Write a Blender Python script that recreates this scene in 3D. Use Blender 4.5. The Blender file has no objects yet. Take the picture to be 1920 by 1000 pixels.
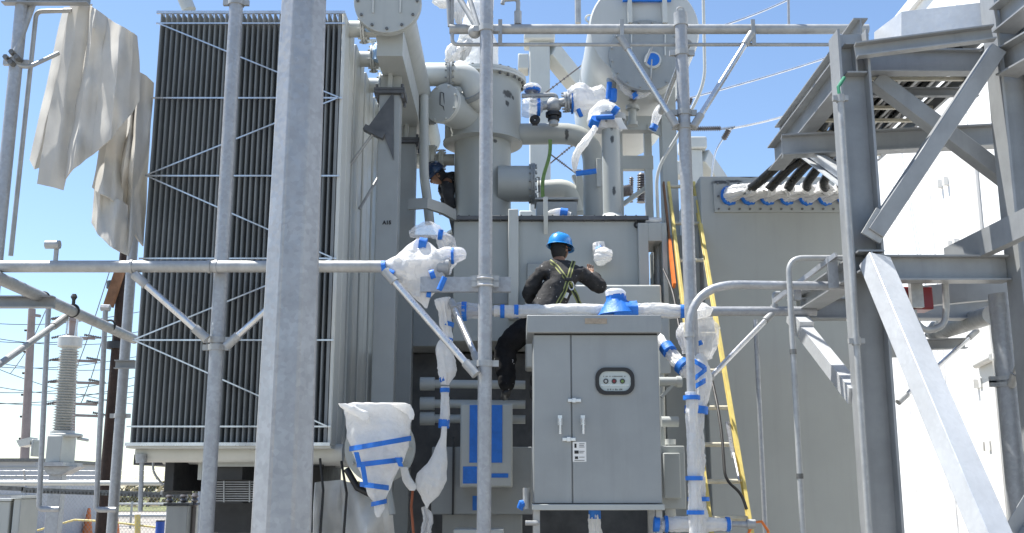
import bpy, bmesh, math, random
from mathutils import Vector, Matrix, noise
R_ = math.radians
random.seed(7)
S = bpy.context.scene
# ---------------------------------------------------------------- camera, sky, sun
PITCH = R_(11.8); FPX = 2000.0; EYE = 1.6
cam = bpy.data.cameras.new('camera'); camo = bpy.data.objects.new('camera', cam); S.collection.objects.link(camo)
camo.location = (0, 0, EYE); camo.rotation_euler = (math.pi/2 + PITCH, 0, 0)
cam.sensor_width = 36; cam.lens = 36*FPX/1920; cam.clip_end = 3000; cam.clip_start = .05
S.camera = camo
SUN = Vector((-.38, .12, .92)).normalized()
w = bpy.data.worlds.new('World'); S.world = w; w.use_nodes = True
nt = w.node_tree; bg = nt.nodes['Background']; sk = nt.nodes.new('ShaderNodeTexSky'); sk.sky_type = 'NISHITA'
sk.sun_disc = False; sk.sun_elevation = math.asin(SUN.z); sk.sun_rotation = math.atan2(SUN.x, SUN.y) % (2*math.pi)
sk.air_density = 1.0; sk.dust_density = .3; sk.ozone_density = 3.2; sk.altitude = 0
nt.links.new(sk.outputs[0], bg.inputs[0]); bg.inputs[1].default_value = .102
sl = bpy.data.lights.new('sun', 'SUN'); sl.energy = 5.0; sl.angle = R_(.5); sl.color = (1, .965, .9)
so = bpy.data.objects.new('sun', sl); S.collection.objects.link(so)
so.rotation_euler = SUN.to_track_quat('Z', 'Y').to_euler(); so.location = SUN*40
S.view_settings.view_transform = 'Standard'; S.view_settings.look = 'None'; S.view_settings.gamma = 1
S.view_settings.exposure = 1.06
# ---------------------------------------------------------------- pixel helpers (photo pixel + distance -> place in the world)
CP, SP = math.cos(PITCH), math.sin(PITCH)
def W(u, v, Y):
    a = (u-960)/FPX; b = (500-v)/FPX
    k = Y/(CP - b*SP)
    return Vector((a*k, Y, EYE + (SP + b*CP)*k))
def RP(px, v, Y):
    b = (500-v)/FPX
    return px*Y/(CP - b*SP)/FPX
# ---------------------------------------------------------------- mesh builder
class B:
    def __init__(s): s.v = []; s.f = []; s.m = []
    def add(s, vs, fs, m=0):
        o = len(s.v); s.v += [Vector(x) for x in vs]
        for f in fs: s.f.append([i+o for i in f]); s.m.append(m)
        return s
    def box(s, p0, p1, m=0):
        (a, b, c), (d, e, f) = p0, p1
        a, d = min(a, d), max(a, d); b, e = min(b, e), max(b, e); c, f = min(c, f), max(c, f)
        return s.add([(a,b,c),(d,b,c),(d,e,c),(a,e,c),(a,b,f),(d,b,f),(d,e,f),(a,e,f)],
              [(3,2,1,0),(4,5,6,7),(0,1,5,4),(1,2,6,5),(2,3,7,6),(3,0,4,7)], m)
    def cbox(s, c, sz, m=0, rot=None):
        n = len(s.v); h = Vector(sz)/2; s.box(-h, h, m)
        for i in range(n, len(s.v)): s.v[i] = (rot @ s.v[i] if rot else s.v[i]) + Vector(c)
        return s
    def prof(s, a, b, pts, up=(0,0,1), m=0):
        a, b = Vector(a), Vector(b); d = (b-a).normalized(); u = Vector(up)
        sd = d.cross(u)
        if sd.length < 1e-4: u = Vector((0,1,0)); sd = d.cross(u)
        sd.normalize(); u = sd.cross(d).normalized(); n = len(pts)
        vs = [p + sd*x + u*y for p in (a, b) for x, y in pts]
        fs = [[(i+1)%n, i, n+i, n+(i+1)%n] for i in range(n)] + [list(range(n)), list(range(2*n-1, n-1, -1))]
        return s.add(vs, fs, m)
    def bar(s, a, b, w, h, up=(0,0,1), m=0):
        w, h = w/2, h/2
        return s.prof(a, b, [(-w,-h),(w,-h),(w,h),(-w,h)], up, m)
    def ibeam(s, a, b, w, h, t=.014, up=(0,0,1)):
        x, y, q = w/2, h/2, t/2
        return s.prof(a, b, [(-x,-y),(x,-y),(x,-y+t),(q,-y+t),(q,y-t),(x,y-t),(x,y),(-x,y),(-x,y-t),(-q,y-t),(-q,-y+t),(-x,-y+t)], up)
    def chan(s, a, b, w, h, t=.012, up=(0,0,1), flip=1):
        f = flip
        p = [(0,0),(f*w,0),(f*w,t),(f*t,t),(f*t,h-t),(f*w,h-t),(f*w,h),(0,h)]
        if f < 0: p = p[::-1]
        return s.prof(a, b, [(x, y-h/2) for x, y in p], up)
    def angle(s, a, b, w, h, t=.01, up=(0,0,1), flip=1):
        f = flip; p = [(0,0),(f*w,0),(f*w,t),(f*t,t),(f*t,h),(0,h)]
        return s.prof(a, b, p if f > 0 else p[::-1], up)
    def tube(s, pts, r, n=14, cap=True, m=0, nz=0, fr=6, sq=1, seed=0, ph=0):
        pts = [Vector(p) for p in pts]; k = len(pts); rs = r if isinstance(r, (list, tuple)) else [r]*k
        ds = []
        for i in range(k):
            d = pts[min(i+1, k-1)] - pts[max(i-1, 0)]; ds.append(d.normalized() if d.length > 1e-9 else (ds[-1] if ds else Vector((0,0,1))))
        u = Vector((0,-1,0)) if abs(ds[0].y) < .9 else Vector((0,0,1))
        vs = []; fs = []
        for i in range(k):
            d = ds[i]; u = (u - d*u.dot(d)).normalized(); sd = d.cross(u)
            for j in range(n):
                t = 2*math.pi*j/n + ph; q = sd*math.cos(t) + u*math.sin(t)*sq
                rr = rs[i]; p = pts[i] + q*rr
                if nz:
                    w1 = noise.noise(p*fr*.8 + Vector((seed, 0, 0))); w2 = noise.noise(p*fr*1.9 + Vector((0, seed, 0))); w3 = noise.noise(p*fr*4.2 + Vector((0, 0, seed)))
                    w4 = noise.noise(Vector((math.cos(t)*2.2+seed, math.sin(t)*2.2, i*.035))); w5 = noise.noise(Vector((math.cos(t)*5, math.sin(t)*5+seed, i*.05)))
                    e = .8*w1 + .6*(.4-1.5*abs(w2)) + .35*(.4-1.5*abs(w3)) + .9*(.4-1.7*abs(w4)) + .5*(.3-1.4*abs(w5))
                    p = p + q*(nz*e)
                vs.append(p)
        for i in range(k-1):
            for j in range(n): fs.append([i*n+j, i*n+(j+1)%n, (i+1)*n+(j+1)%n, (i+1)*n+j])
        if cap: fs += [list(range(n-1, -1, -1)), list(range((k-1)*n, k*n))]
        return s.add(vs, fs, m)
    def cyl(s, a, b, r, r2=None, n=24, m=0, ph=0): return s.tube([a, b], [r, r if r2 is None else r2], n, True, m, ph=ph)
    def wrap(s, pts, r, nz=.02, n=40, fr=7, sq=1, seed=0, step=None, m=0):
        pts = [Vector(p) for p in pts]; rs = r if isinstance(r, (list, tuple)) else [r]*len(pts)
        step = step or max(.018, min(rs)*.35)
        P, Q = [], []
        for i in range(len(pts)-1):
            p0, p1, p2, p3 = pts[max(i-1,0)], pts[i], pts[i+1], pts[min(i+2, len(pts)-1)]
            c = max(2, int((p2-p1).length/step))
            for k in range(c):
                t = k/c; t2, t3 = t*t, t*t*t
                P.append(.5*((2*p1) + (p2-p0)*t + (2*p0-5*p1+4*p2-p3)*t2 + (3*p1-p0-3*p2+p3)*t3))
                tt = t*t*(3-2*t); Q.append(rs[i]*(1-tt) + rs[i+1]*tt)
        P.append(pts[-1]); Q.append(rs[-1])
        return s.tube(P, Q, n, True, m, nz, fr, sq, seed)
    def lathe(s, base, ax, prof, n=32, m=0):
        base = Vector(base); ax = Vector(ax).normalized()
        return s.tube2(base, ax, prof, n, m)
    def tube2(s, base, ax, prof, n, m):
        u = Vector((0,-1,0)) if abs(ax.y) < .9 else Vector((0,0,1)); u = (u-ax*u.dot(ax)).normalized(); sd = ax.cross(u)
        vs = [base + ax*h + (sd*math.cos(2*math.pi*j/n) + u*math.sin(2*math.pi*j/n))*r for r, h in prof for j in range(n)]
        k = len(prof)
        fs = [[i*n+j, i*n+(j+1)%n, (i+1)*n+(j+1)%n, (i+1)*n+j] for i in range(k-1) for j in range(n)]
        fs += [list(range(n-1,-1,-1)), list(range((k-1)*n, k*n))]
        return s.add(vs, fs, m)
    def ring(s, c, ax, R, r, n=24, m=8, mi=0):
        ax = Vector(ax).normalized(); u = ax.orthogonal().normalized(); q = ax.cross(u); vs = []; fs = []
        for i in range(n):
            a = 2*math.pi*i/n; d = u*math.cos(a) + q*math.sin(a)
            for j in range(m):
                t = 2*math.pi*j/m; vs.append(Vector(c) + d*(R + r*math.cos(t)) + ax*r*math.sin(t))
        for i in range(n):
            for j in range(m): fs.append([i*m+j, ((i+1)%n)*m+j, ((i+1)%n)*m+(j+1)%m, i*m+(j+1)%m])
        return s.add(vs, fs, mi)
    def sack(s, rows, Y, dep=.4, nz=.03, seed=0, n=44, step=3.0, mn=.012):
        """a limp bag: rows of (pixel v, left u, right u), pleated front and back"""
        R = []
        for (v0, a0, b0), (v1, a1, b1) in zip(rows, rows[1:]):
            k = max(2, int(abs(v1-v0)/step))
            for i in range(k): t = i/k; R.append((v0+(v1-v0)*t, a0+(a1-a0)*t, b0+(b1-b0)*t))
        R.append(rows[-1]); vs = []; fs = []
        for i, (v, a, c) in enumerate(R):
            L, Q = W(a, v, Y), W(c, v, Y); m = (L+Q)/2; hw = (Q.x-L.x)/2; hd = max(mn, hw*dep)
            for j in range(n):
                t = 2*math.pi*j/n; x = math.copysign(abs(math.cos(t))**.85, math.cos(t)); y = math.sin(t)
                p = Vector((m.x + x*hw, Y + y*hd, m.z))
                q = Vector((p.x*9, p.z*2.2 + (3 if y > 0 else 0), seed)); e = (.35-1.3*abs(noise.noise(q))) + .6*(.35-1.3*abs(noise.noise(q*2.3))) + .5*noise.noise(Vector((p.x*5, p.z*7, seed+9))) + .35*(.3-abs(noise.noise(Vector((p.x*14+p.z*9, p.z*16, seed+2)))))
                k = min(1, hw/.06)
                p.y -= (1 if y < 0 else -1)*nz*e*k*abs(y)**.5; p.x += nz*.35*k*noise.noise(Vector((p.z*12, seed, y)))*abs(x); p.z += nz*.4*k*noise.noise(Vector((p.x*9, seed+4, y*2)))
                vs.append(p)
        k = len(R)
        for i in range(k-1):
            for j in range(n): fs.append([i*n+j, i*n+(j+1)%n, (i+1)*n+(j+1)%n, (i+1)*n+j])
        fs += [list(range(n-1, -1, -1)), list(range((k-1)*n, k*n))]
        return s.add(vs, fs)
    def bolts(s, c, ax, R, r=.016, h=.03, k=12, m=0):
        ax = Vector(ax).normalized(); u = ax.orthogonal().normalized(); q = ax.cross(u)
        for i in range(k):
            a = 2*math.pi*(i+.5)/k; p = Vector(c) + (u*math.cos(a) + q*math.sin(a))*R
            s.tube([p - ax*h/2, p + ax*h/2], r, 6, True, m)
        return s
    def flange(s, c, ax, R, t=.035, k=12):
        ax = Vector(ax).normalized(); c = Vector(c)
        s.tube([c-ax*t, c-ax*.003], R, 28); s.tube([c+ax*.003, c+ax*t], R, 28)
        return s.bolts(c, ax, R*.88, R*.055+.004, t*2+.05, k)
    def sphere(s, c, r, n=20, k=12, m=0, sc=(1,1,1)):
        c = Vector(c); vs = [c+Vector((0,0,r*sc[2]))]; fs = []
        for i in range(1, k):
            t = math.pi*i/k
            for j in range(n):
                a = 2*math.pi*j/n; vs.append(c + Vector((r*sc[0]*math.sin(t)*math.cos(a), r*sc[1]*math.sin(t)*math.sin(a), r*sc[2]*math.cos(t))))
        vs.append(c-Vector((0,0,r*sc[2]))); L = len(vs)-1
        for j in range(n): fs.append([0, 1+j, 1+(j+1)%n]); fs.append([L, L-n+(j+1)%n, L-n+j])
        for i in range(k-2):
            for j in range(n): fs.append([1+i*n+j, 1+(i+1)*n+j, 1+(i+1)*n+(j+1)%n, 1+i*n+(j+1)%n])
        return s.add(vs, fs, m)
    def grid(s, rows, th=.006, m=0):
        """a sheet through rows of points, given a real thickness"""
        nr, nc = len(rows), len(rows[0]); P = [[Vector(p) for p in r] for r in rows]; N = []
        for i in range(nr):
            for j in range(nc):
                a = P[min(i+1,nr-1)][j] - P[max(i-1,0)][j]; b = P[i][min(j+1,nc-1)] - P[i][max(j-1,0)]
                c = a.cross(b); N.append(c.normalized() if c.length > 1e-9 else Vector((0,1,0)))
        fl = [p for r in P for p in r]; L = nr*nc
        vs = [p + n*th/2 for p, n in zip(fl, N)] + [p - n*th/2 for p, n in zip(fl, N)]; fs = []
        for i in range(nr-1):
            for j in range(nc-1):
                a, b, c, d = i*nc+j, i*nc+j+1, (i+1)*nc+j+1, (i+1)*nc+j
                fs.append([d, c, b, a]); fs.append([L+a, L+b, L+c, L+d])
        edge = [j for j in range(nc)] + [i*nc+nc-1 for i in range(1, nr)] + [(nr-1)*nc+j for j in range(nc-2, -1, -1)] + [i*nc for i in range(nr-2, 0, -1)]
        for k in range(len(edge)):
            a, b = edge[k], edge[(k+1) % len(edge)]; fs.append([a, b, L+b, L+a])
        return s.add(vs, fs, m)
    def poly(s, pts, th, m=0):
        """flat outline given a thickness vector"""
        th = Vector(th); n = len(pts); vs = [Vector(p) for p in pts] + [Vector(p)+th for p in pts]
        return s.add(vs, [list(range(n-1,-1,-1)), list(range(n, 2*n))] + [[i, (i+1)%n, n+(i+1)%n, n+i] for i in range(n)], m)
    def mesh(s, name, loc, sharp=38):
        me = bpy.data.meshes.new(name); me.from_pydata([v-loc for v in s.v], [], s.f)
        bm = bmesh.new(); bm.from_mesh(me); bmesh.ops.recalc_face_normals(bm, faces=bm.faces); bm.to_mesh(me); bm.free()
        if any(s.m): me.polygons.foreach_set('material_index', s.m)
        me.shade_smooth(); me.set_sharp_from_angle(angle=R_(sharp)); return me
def base_of(v):
    xs = [p.x for p in v]; ys = [p.y for p in v]; zs = [p.z for p in v]
    return Vector(((min(xs)+max(xs))/2, (min(ys)+max(ys))/2, min(zs)))
def link(name, b, mats, loc, parent=None, bevel=0, sharp=38):
    me = b.mesh(name, loc, sharp)
    for m in (mats if isinstance(mats, (list, tuple)) else [mats]): me.materials.append(m)
    o = bpy.data.objects.new(name, me); S.collection.objects.link(o)
    if parent: o.parent = parent
    else: o.location = loc
    if bevel:
        bv = o.modifiers.new('bevel', 'BEVEL'); bv.width = bevel; bv.segments = 2; bv.limit_method = 'ANGLE'; bv.angle_limit = R_(40)
    return o
def tag(o, label, cat, group=None):
    o['label'] = label; o['category'] = cat
    if group: o['group'] = group
    return o
def one(name, b, mats, label, cat, group=None, bevel=0, sharp=38):
    return tag(link(name, b, mats, base_of(b.v), None, bevel, sharp), label, cat, group)
def struct(name, b, mats, kind='structure'):
    o = link(name, b, mats, Vector((0,0,0))); o['kind'] = kind; return o
def pieces(b):
    """the separate pieces of a builder, each as a builder of its own"""
    p = list(range(len(b.v)))
    def find(i):
        while p[i] != i: p[i] = p[p[i]]; i = p[i]
        return i
    for f in b.f:
        for i in f[1:]: p[find(i)] = find(f[0])
    out = {}
    for f, m in zip(b.f, b.m): out.setdefault(find(f[0]), []).append((f, m))
    res = []
    for fs in out.values():
        q = B(); ix = {}
        for f, m in fs:
            for i in f:
                if i not in ix: ix[i] = len(q.v); q.v.append(b.v[i])
            q.f.append([ix[i] for i in f]); q.m.append(m)
        res.append(q)
    return res
class T:
    """a thing: an Empty at its base that carries its parts"""
    def __init__(s, name, label, cat, loc, group=None):
        s.o = bpy.data.objects.new(name, None); s.loc = Vector(loc); s.o.location = s.loc; s.o.empty_display_size = .1
        S.collection.objects.link(s.o); tag(s.o, label, cat, group)
    def part(s, name, b, mats, parent=None, label=None, bevel=0, sharp=38, sep=False):
        if sep:
            for q in pieces(b): o = s.part(name, q, mats, parent, label, bevel, sharp)
            return o
        o = link(name, b, mats, s.loc, parent or s.o, bevel, sharp)
        if label: o['label'] = label
        return o
def copy_thing(o, loc, label, group=None, parent=None):
    c = o.copy(); S.collection.objects.link(c)
    if parent: c.parent = parent
    else:
        c.location = loc; c['label'] = label
        if group: c['group'] = group
    for ch in list(o.children): copy_thing(ch, None, None, None, c)
    return c
def fillet(pts, r, n=6):
    pts = [Vector(p) for p in pts]; out = [pts[0]]
    for i in range(1, len(pts)-1):
        a, b, c = pts[i-1], pts[i], pts[i+1]; d1 = (a-b); d2 = (c-b); q = min(r, d1.length*.49, d2.length*.49)
        p, t = b + d1.normalized()*q, b + d2.normalized()*q
        for k in range(n+1):
            x = k/n; out.append(p*(1-x)**2 + b*2*x*(1-x) + t*x*x)
    return out + [pts[-1]]
# ---------------------------------------------------------------- materials
def mat(name, col, rough=.5, metal=0, crinkle=0, var=.12, sc=3, bump=.0, bsc=60, streak=0, spangle=0, trans=0, alpha=1, spots=None, spotcol=(.03,.033,.036), speck=None, sub=0, spec=.5, coat=0):
    m = bpy.data.materials.new(name); m.use_nodes = True; n = m.node_tree.nodes; l = m.node_tree.links
    p = n['Principled BSDF']; p.inputs['Roughness'].default_value = rough; p.inputs['Metallic'].default_value = metal
    p.inputs['Specular IOR Level'].default_value = spec
    if coat: p.inputs['Coat Weight'].default_value = coat
    tc = n.new('ShaderNodeTexCoord'); geo = n.new('ShaderNodeNewGeometry')
    def nz(scale, det=4, sx=1, sz=1, src=None):
        mp = n.new('ShaderNodeMapping'); mp.inputs['Scale'].default_value = (sx, sx, sz); l.new(src or tc.outputs['Object'], mp.inputs[0])
        t = n.new('ShaderNodeTexNoise'); t.inputs['Scale'].default_value = scale; t.inputs['Detail'].default_value = det
        t.inputs['Roughness'].default_value = .6; l.new(mp.outputs[0], t.inputs[0]); return t.outputs[0]
    def ramp(src, a, b, lo=0, hi=1):
        r = n.new('ShaderNodeMapRange'); r.inputs[1].default_value = a; r.inputs[2].default_value = b; r.inputs[3].default_value = lo; r.inputs[4].default_value = hi
        l.new(src, r.inputs[0]); return r.outputs[0]
    def mix(f, a, b):
        x = n.new('ShaderNodeMix'); x.data_type = 'RGBA'
        if isinstance(f, (int, float)): x.inputs[0].default_value = f
        else: l.new(f, x.inputs[0])
        for s_, q in ((6, a), (7, b)):
            if isinstance(q, tuple): x.inputs[s_].default_value = (*q, 1)
            else: l.new(q, x.inputs[s_])
        return x.outputs[2]
    c = tuple(col)
    dk = tuple(x*(1-var*1.3) for x in c); lt = tuple(min(.95, x*(1+var)) for x in c)
    cur = mix(ramp(nz(sc), .3, .7), dk, lt)
    if streak:
        cur = mix(ramp(nz(9, 3, 1, .07), .52, .75, 0, streak), cur, tuple(x*.55 for x in c))
        cur = mix(ramp(nz(14, 5, 1, .2), .6, .8, 0, streak*.6), cur, tuple(min(.9, x*1.35) for x in c))
    if spangle:
        v = n.new('ShaderNodeTexVoronoi'); v.inputs['Scale'].default_value = 38; l.new(tc.outputs['Object'], v.inputs[0])
        sx = n.new('ShaderNodeSeparateColor'); l.new(v.outputs['Color'], sx.inputs[0])
        cur = mix(ramp(sx.outputs[0], 0, 1, 0, spangle), cur, tuple(x*.6 for x in c))
        l.new(ramp(sx.outputs[1], 0, 1, rough-.5*min(spangle,.25), rough+.6*min(spangle,.25)), p.inputs['Roughness'])
    elif var: l.new(ramp(nz(sc*5), .3, .7, max(.05, rough-.08), min(1, rough+.08)), p.inputs['Roughness'])
    if speck:
        cur = mix(ramp(nz(speck[0], 2), speck[1], speck[1]+.03), cur, speck[2])
    if spots:
        nn = nz(16, 3, src=geo.outputs['Position'])
        for c0, rr in spots:
            sb = n.new('ShaderNodeVectorMath'); sb.operation = 'SUBTRACT'; l.new(geo.outputs['Position'], sb.inputs[0]); sb.inputs[1].default_value = c0
            dv = n.new('ShaderNodeVectorMath'); dv.operation = 'DIVIDE'; l.new(sb.outputs[0], dv.inputs[0]); dv.inputs[1].default_value = rr
            ln = n.new('ShaderNodeVectorMath'); ln.operation = 'LENGTH'; l.new(dv.outputs[0], ln.inputs[0])
            ad = n.new('ShaderNodeMath'); ad.operation = 'MULTIPLY_ADD'; l.new(nn, ad.inputs[0]); ad.inputs[1].default_value = 1.3; l.new(ln.outputs[1], ad.inputs[2])
            cur = mix(ramp(ad.outputs[0], 1.25, 1.65, .9, 0), cur, tuple(spotcol))
    l.new(cur, p.inputs['Base Color'])
    if bump:
        bn = n.new('ShaderNodeBump'); bn.inputs['Strength'].default_value = bump; bn.inputs['Distance'].default_value = .02
        l.new(nz(bsc, 3), bn.inputs['Height']); l.new(bn.outputs[0], p.inputs['Normal'])
    if crinkle:
        h = None
        for sc_, a_ in ((5, 1.0), (13, .5)):
            q = n.new('ShaderNodeMath'); q.operation = 'SUBTRACT'; l.new(nz(sc_, 2), q.inputs[0]); q.inputs[1].default_value = .5
            z = n.new('ShaderNodeMath'); z.operation = 'ABSOLUTE'; l.new(q.outputs[0], z.inputs[0])
            y = n.new('ShaderNodeMath'); y.operation = 'MULTIPLY_ADD'; l.new(z.outputs[0], y.inputs[0]); y.inputs[1].default_value = -a_
            if h: l.new(h, y.inputs[2])
            h = y.outputs[0]
        bn = n.new('ShaderNodeBump'); bn.inputs['Strength'].default_value = crinkle; bn.inputs['Distance'].default_value = .06
        l.new(h, bn.inputs['Height']); l.new(bn.outputs[0], p.inputs['Normal'])
    out = n['Material Output']; sh = p.outputs[0]
    if trans:
        t = n.new('ShaderNodeBsdfTranslucent'); l.new(cur, t.inputs[0]); (l.new(bn.outputs[0], t.inputs['Normal']) if crinkle else None); x = n.new('ShaderNodeMixShader'); x.inputs[0].default_value = trans
        l.new(sh, x.inputs[1]); l.new(t.outputs[0], x.inputs[2]); sh = x.outputs[0]
    if alpha < 1:
        t = n.new('ShaderNodeBsdfTransparent'); x = n.new('ShaderNodeMixShader'); x.inputs[0].default_value = alpha
        l.new(t.outputs[0], x.inputs[1]); l.new(sh, x.inputs[2]); sh = x.outputs[0]
    l.new(sh, out.inputs[0]); return m
GREY = (.385, .405, .392)
M = {}
M['paint'] = mat('grey_paint', GREY, .42, var=.06, sc=1.3, streak=.12, bump=.03, bsc=25)
M['paint2'] = mat('pale_grey_paint', (.52, .535, .51), .42, var=.06, sc=1.5, streak=.12, bump=.03, bsc=25)
M['cab'] = mat('cabinet_paint', (.275, .293, .296), .4, var=.08, sc=1.6, streak=.16, bump=.02, bsc=120)
M['wallgrey'] = mat('box_paint', (.2, .21, .2), .5, var=.1, sc=.8, streak=.15, bump=.04, bsc=8)
M['fin'] = mat('radiator_paint', (.185, .198, .20), .5, var=.14, sc=2, streak=.3)
M['galv'] = mat('galvanised_steel', (.37, .385, .405), .46, .35, var=.1, sc=5, spangle=.35, streak=.2, bump=.02)
M['galv2'] = mat('dull_galvanised_pipe', (.38, .39, .39), .48, .25, var=.14, sc=7, streak=.3, spangle=.2)
M['beam'] = mat('galvanised_beam', (.29, .303, .312), .45, .2, var=.12, sc=3, spangle=.04, streak=.25)
M['alu'] = mat('bright_steel', (.62, .63, .64), .32, .8, var=.1, sc=10)
M['primer'] = mat('dark_primer_and_recess_shade', (.085, .09, .098), .5, var=.25, sc=5)  # also serves as painted-in shade on the recessed tank base
M['dark'] = mat('dark_metal', (.035, .037, .04), .55, .2, var=.2)
M['bolt'] = mat('bolt_steel', (.16, .16, .155), .5, .5, var=.3, sc=20)
M['black'] = mat('black_rubber', (.014, .014, .015), .5, var=.2)
M['cable'] = mat('black_cable_sheath', (.016, .016, .017), .3, var=.2, spec=.7)
M['white'] = mat('white_wall_paint', (.86, .86, .85), .6, var=.02, sc=.6, streak=.04)
M['wtrim'] = mat('off_white_trim', (.72, .71, .68), .6, var=.03)
M['plastic'] = mat('white_plastic_sheet', (.88, .88, .87), .28, var=.03, sc=8, trans=.45, crinkle=.5)
M['clear'] = mat('milky_plastic_film', (.86, .86, .86), .2, var=.04, sc=8, trans=.4, alpha=.42, crinkle=.7)
M['blue'] = mat('blue_masking_tape', (.012, .15, .56), .55, var=.12, sc=14, bump=.2, bsc=60)
M['palebl'] = mat('pale_blue_tape_film', (.35, .52, .72), .4, var=.1, sc=12, crinkle=.5)
M['canvas'] = mat('canvas_drop_cloth', (.62, .60, .555), .9, var=.06, sc=4, trans=.26, bump=.2, bsc=140)
M['film'] = mat('thin_white_plastic_sheet', (.88, .88, .88), .22, var=.03, sc=8, trans=.4, alpha=.8, crinkle=.5)
M['tarp'] = mat('white_tarpaulin', (.62, .62, .60), .5, var=.14, sc=3, trans=.2, bump=.3, bsc=10)
M['yellow'] = mat('yellow_fibreglass', (.60, .48, .15), .45, var=.14, sc=6, streak=.3)
M['orange'] = mat('orange_paint', (.75, .19, .03), .5, var=.15, sc=10)
M['rung'] = mat('ladder_rung_metal', (.55, .52, .42), .45, .15, var=.15, sc=10)
M['red'] = mat('red_box_paint', (.17, .008, .014), .4, var=.1)
M['cloth'] = mat('black_workwear', (.036, .036, .038), .85, var=.35, sc=9, bump=.5, bsc=14, speck=(26, .70, (.55,.55,.55)), spec=.25)
M['trous'] = mat('black_work_trousers', (.011, .011, .012), .85, var=.35, sc=9, bump=.5, bsc=14, speck=(22, .71, (.6,.6,.6)), spec=.2)
M['skin'] = mat('skin', (.22, .115, .07), .5, var=.1, sc=20)
M['hair'] = mat('black_hair', (.008, .007, .007), .6, var=.3, sc=60, bump=.5, bsc=150)
M['hat'] = mat('blue_hard_hat_shell', (.025, .24, .62), .26, var=.03, coat=.3)
M['hatd'] = mat('navy_hard_hat_shell', (.008, .028, .075), .3, var=.05, coat=.3)
M['strap'] = mat('harness_webbing', (.34, .36, .13), .8, var=.15, sc=30, bump=.2, bsc=200)
M['strapd'] = mat('harness_webbing_edge', (.03, .035, .02), .8, var=.1)
M['brown'] = mat('wooden_pole', (.03, .017, .012), .85, var=.35, sc=4, streak=.6, bump=.5, bsc=20)
M['wood'] = mat('raw_timber', (.20, .10, .05), .8, var=.25, sc=4, streak=.4)
M['polefar'] = mat('weathered_far_pole', (.30, .25, .235), .8, var=.15, sc=2, streak=.4)
M['porc'] = mat('grey_porcelain', (.50, .505, .48), .3, var=.06, coat=.3)
M['ins'] = mat('dark_insulator_glaze', (.13, .12, .12), .35, var=.1)
M['sheet'] = mat('bright_sheet_and_sunlit_steel', (.55, .57, .59), .4, .3, var=.08, sc=3, spangle=.15)  # guard sheet; also the painted-in sunlit white of raker and knee braces
M['glass'] = mat('smoky_window_plastic', (.40, .43, .41), .12, var=.05, coat=.5)
M['gravel'] = mat('gravel', (.30, .275, .24), .95, var=.25, sc=3, bump=.7, bsc=14)
M['road'] = mat('pale_road', (.36, .345, .32), .9, var=.1, sc=.6)
M['grass'] = mat('dry_grass', (.16, .17, .07), .95, var=.35, sc=.5)
M['bush'] = mat('scrub_leaves', (.12, .10, .045), .9, var=.4, sc=1)
M['shed'] = mat('shed_cladding', (.42, .44, .47), .5, var=.05)
M['bluebar'] = mat('blue_drum_paint', (.01, .06, .32), .4, var=.1)
M['rust'] = mat('rusty_cable_sheath', (.30, .09, .04), .6, var=.2)
M['green'] = mat('green_sling', (.16, .26, .08), .8, var=.2, sc=20)
M['paper'] = mat('sticker_paper', (.72, .72, .70), .5, var=.03)
M['ink'] = mat('black_ink', (.01, .01, .012), .5, var=0)
M['plate'] = mat('brass_nameplate', (.34, .27, .20), .4, .3, var=.15, sc=30)
# ---------------------------------------------------------------- ground
b = B(); b.add([(-900,-60,0),(900,-60,0),(900,1500,0),(-900,1500,0)], [(0,1,2,3)]); struct('ground', b, M['gravel'])
b = B(); b.box((-300, 62, -.05), (300, 74, .03)); struct('road', b, M['road'])
b = B(); b.box((-300, 80, -.05), (300, 900, .05)); struct('grass', b, M['grass'])
b = B(); b.box((-3.2, 9.0, -.1), (4.6, 15.5, .25)); struct('foundation', b, M['road'])

def vpole(u, v, Y, z0, z1, r0, r1=None, n=20, ph=0, b=None):
    p = W(u, v, Y); b = b or B(); b.tube([(p.x, Y, z0), (p.x, Y, z1)], [r0, r0 if r1 is None else r1], n, True, ph=ph); return b, p
def clamp(b, c, r, w=.05, ax=(0,0,1), ears=True):
    ax = Vector(ax).normalized(); c = Vector(c); b.tube([c-ax*w/2, c+ax*w/2], r, 20)
    if ears:
        sd = ax.cross(Vector((0,1,0))); sd = sd.normalized() if sd.length > .1 else Vector((1,0,0))
        for k in (-1, 1): b.cbox(c + sd*k*(r+.02), (.05, .035, w))
    return b
# ---------------------------------------------------------------- big tapered galvanised pole in front
p = W(549, 500, 6.0); b = B()
b.tube([(p.x, 6, 0), (p.x, 6, 9.4)], [.186, .092], 8, True, ph=R_(103.5))
one('galvanised_pole', b, M['galv'], 'thick tapered eight-sided galvanised pole standing nearest, in front of the radiator', 'pole', bevel=.012, sharp=20)

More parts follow.
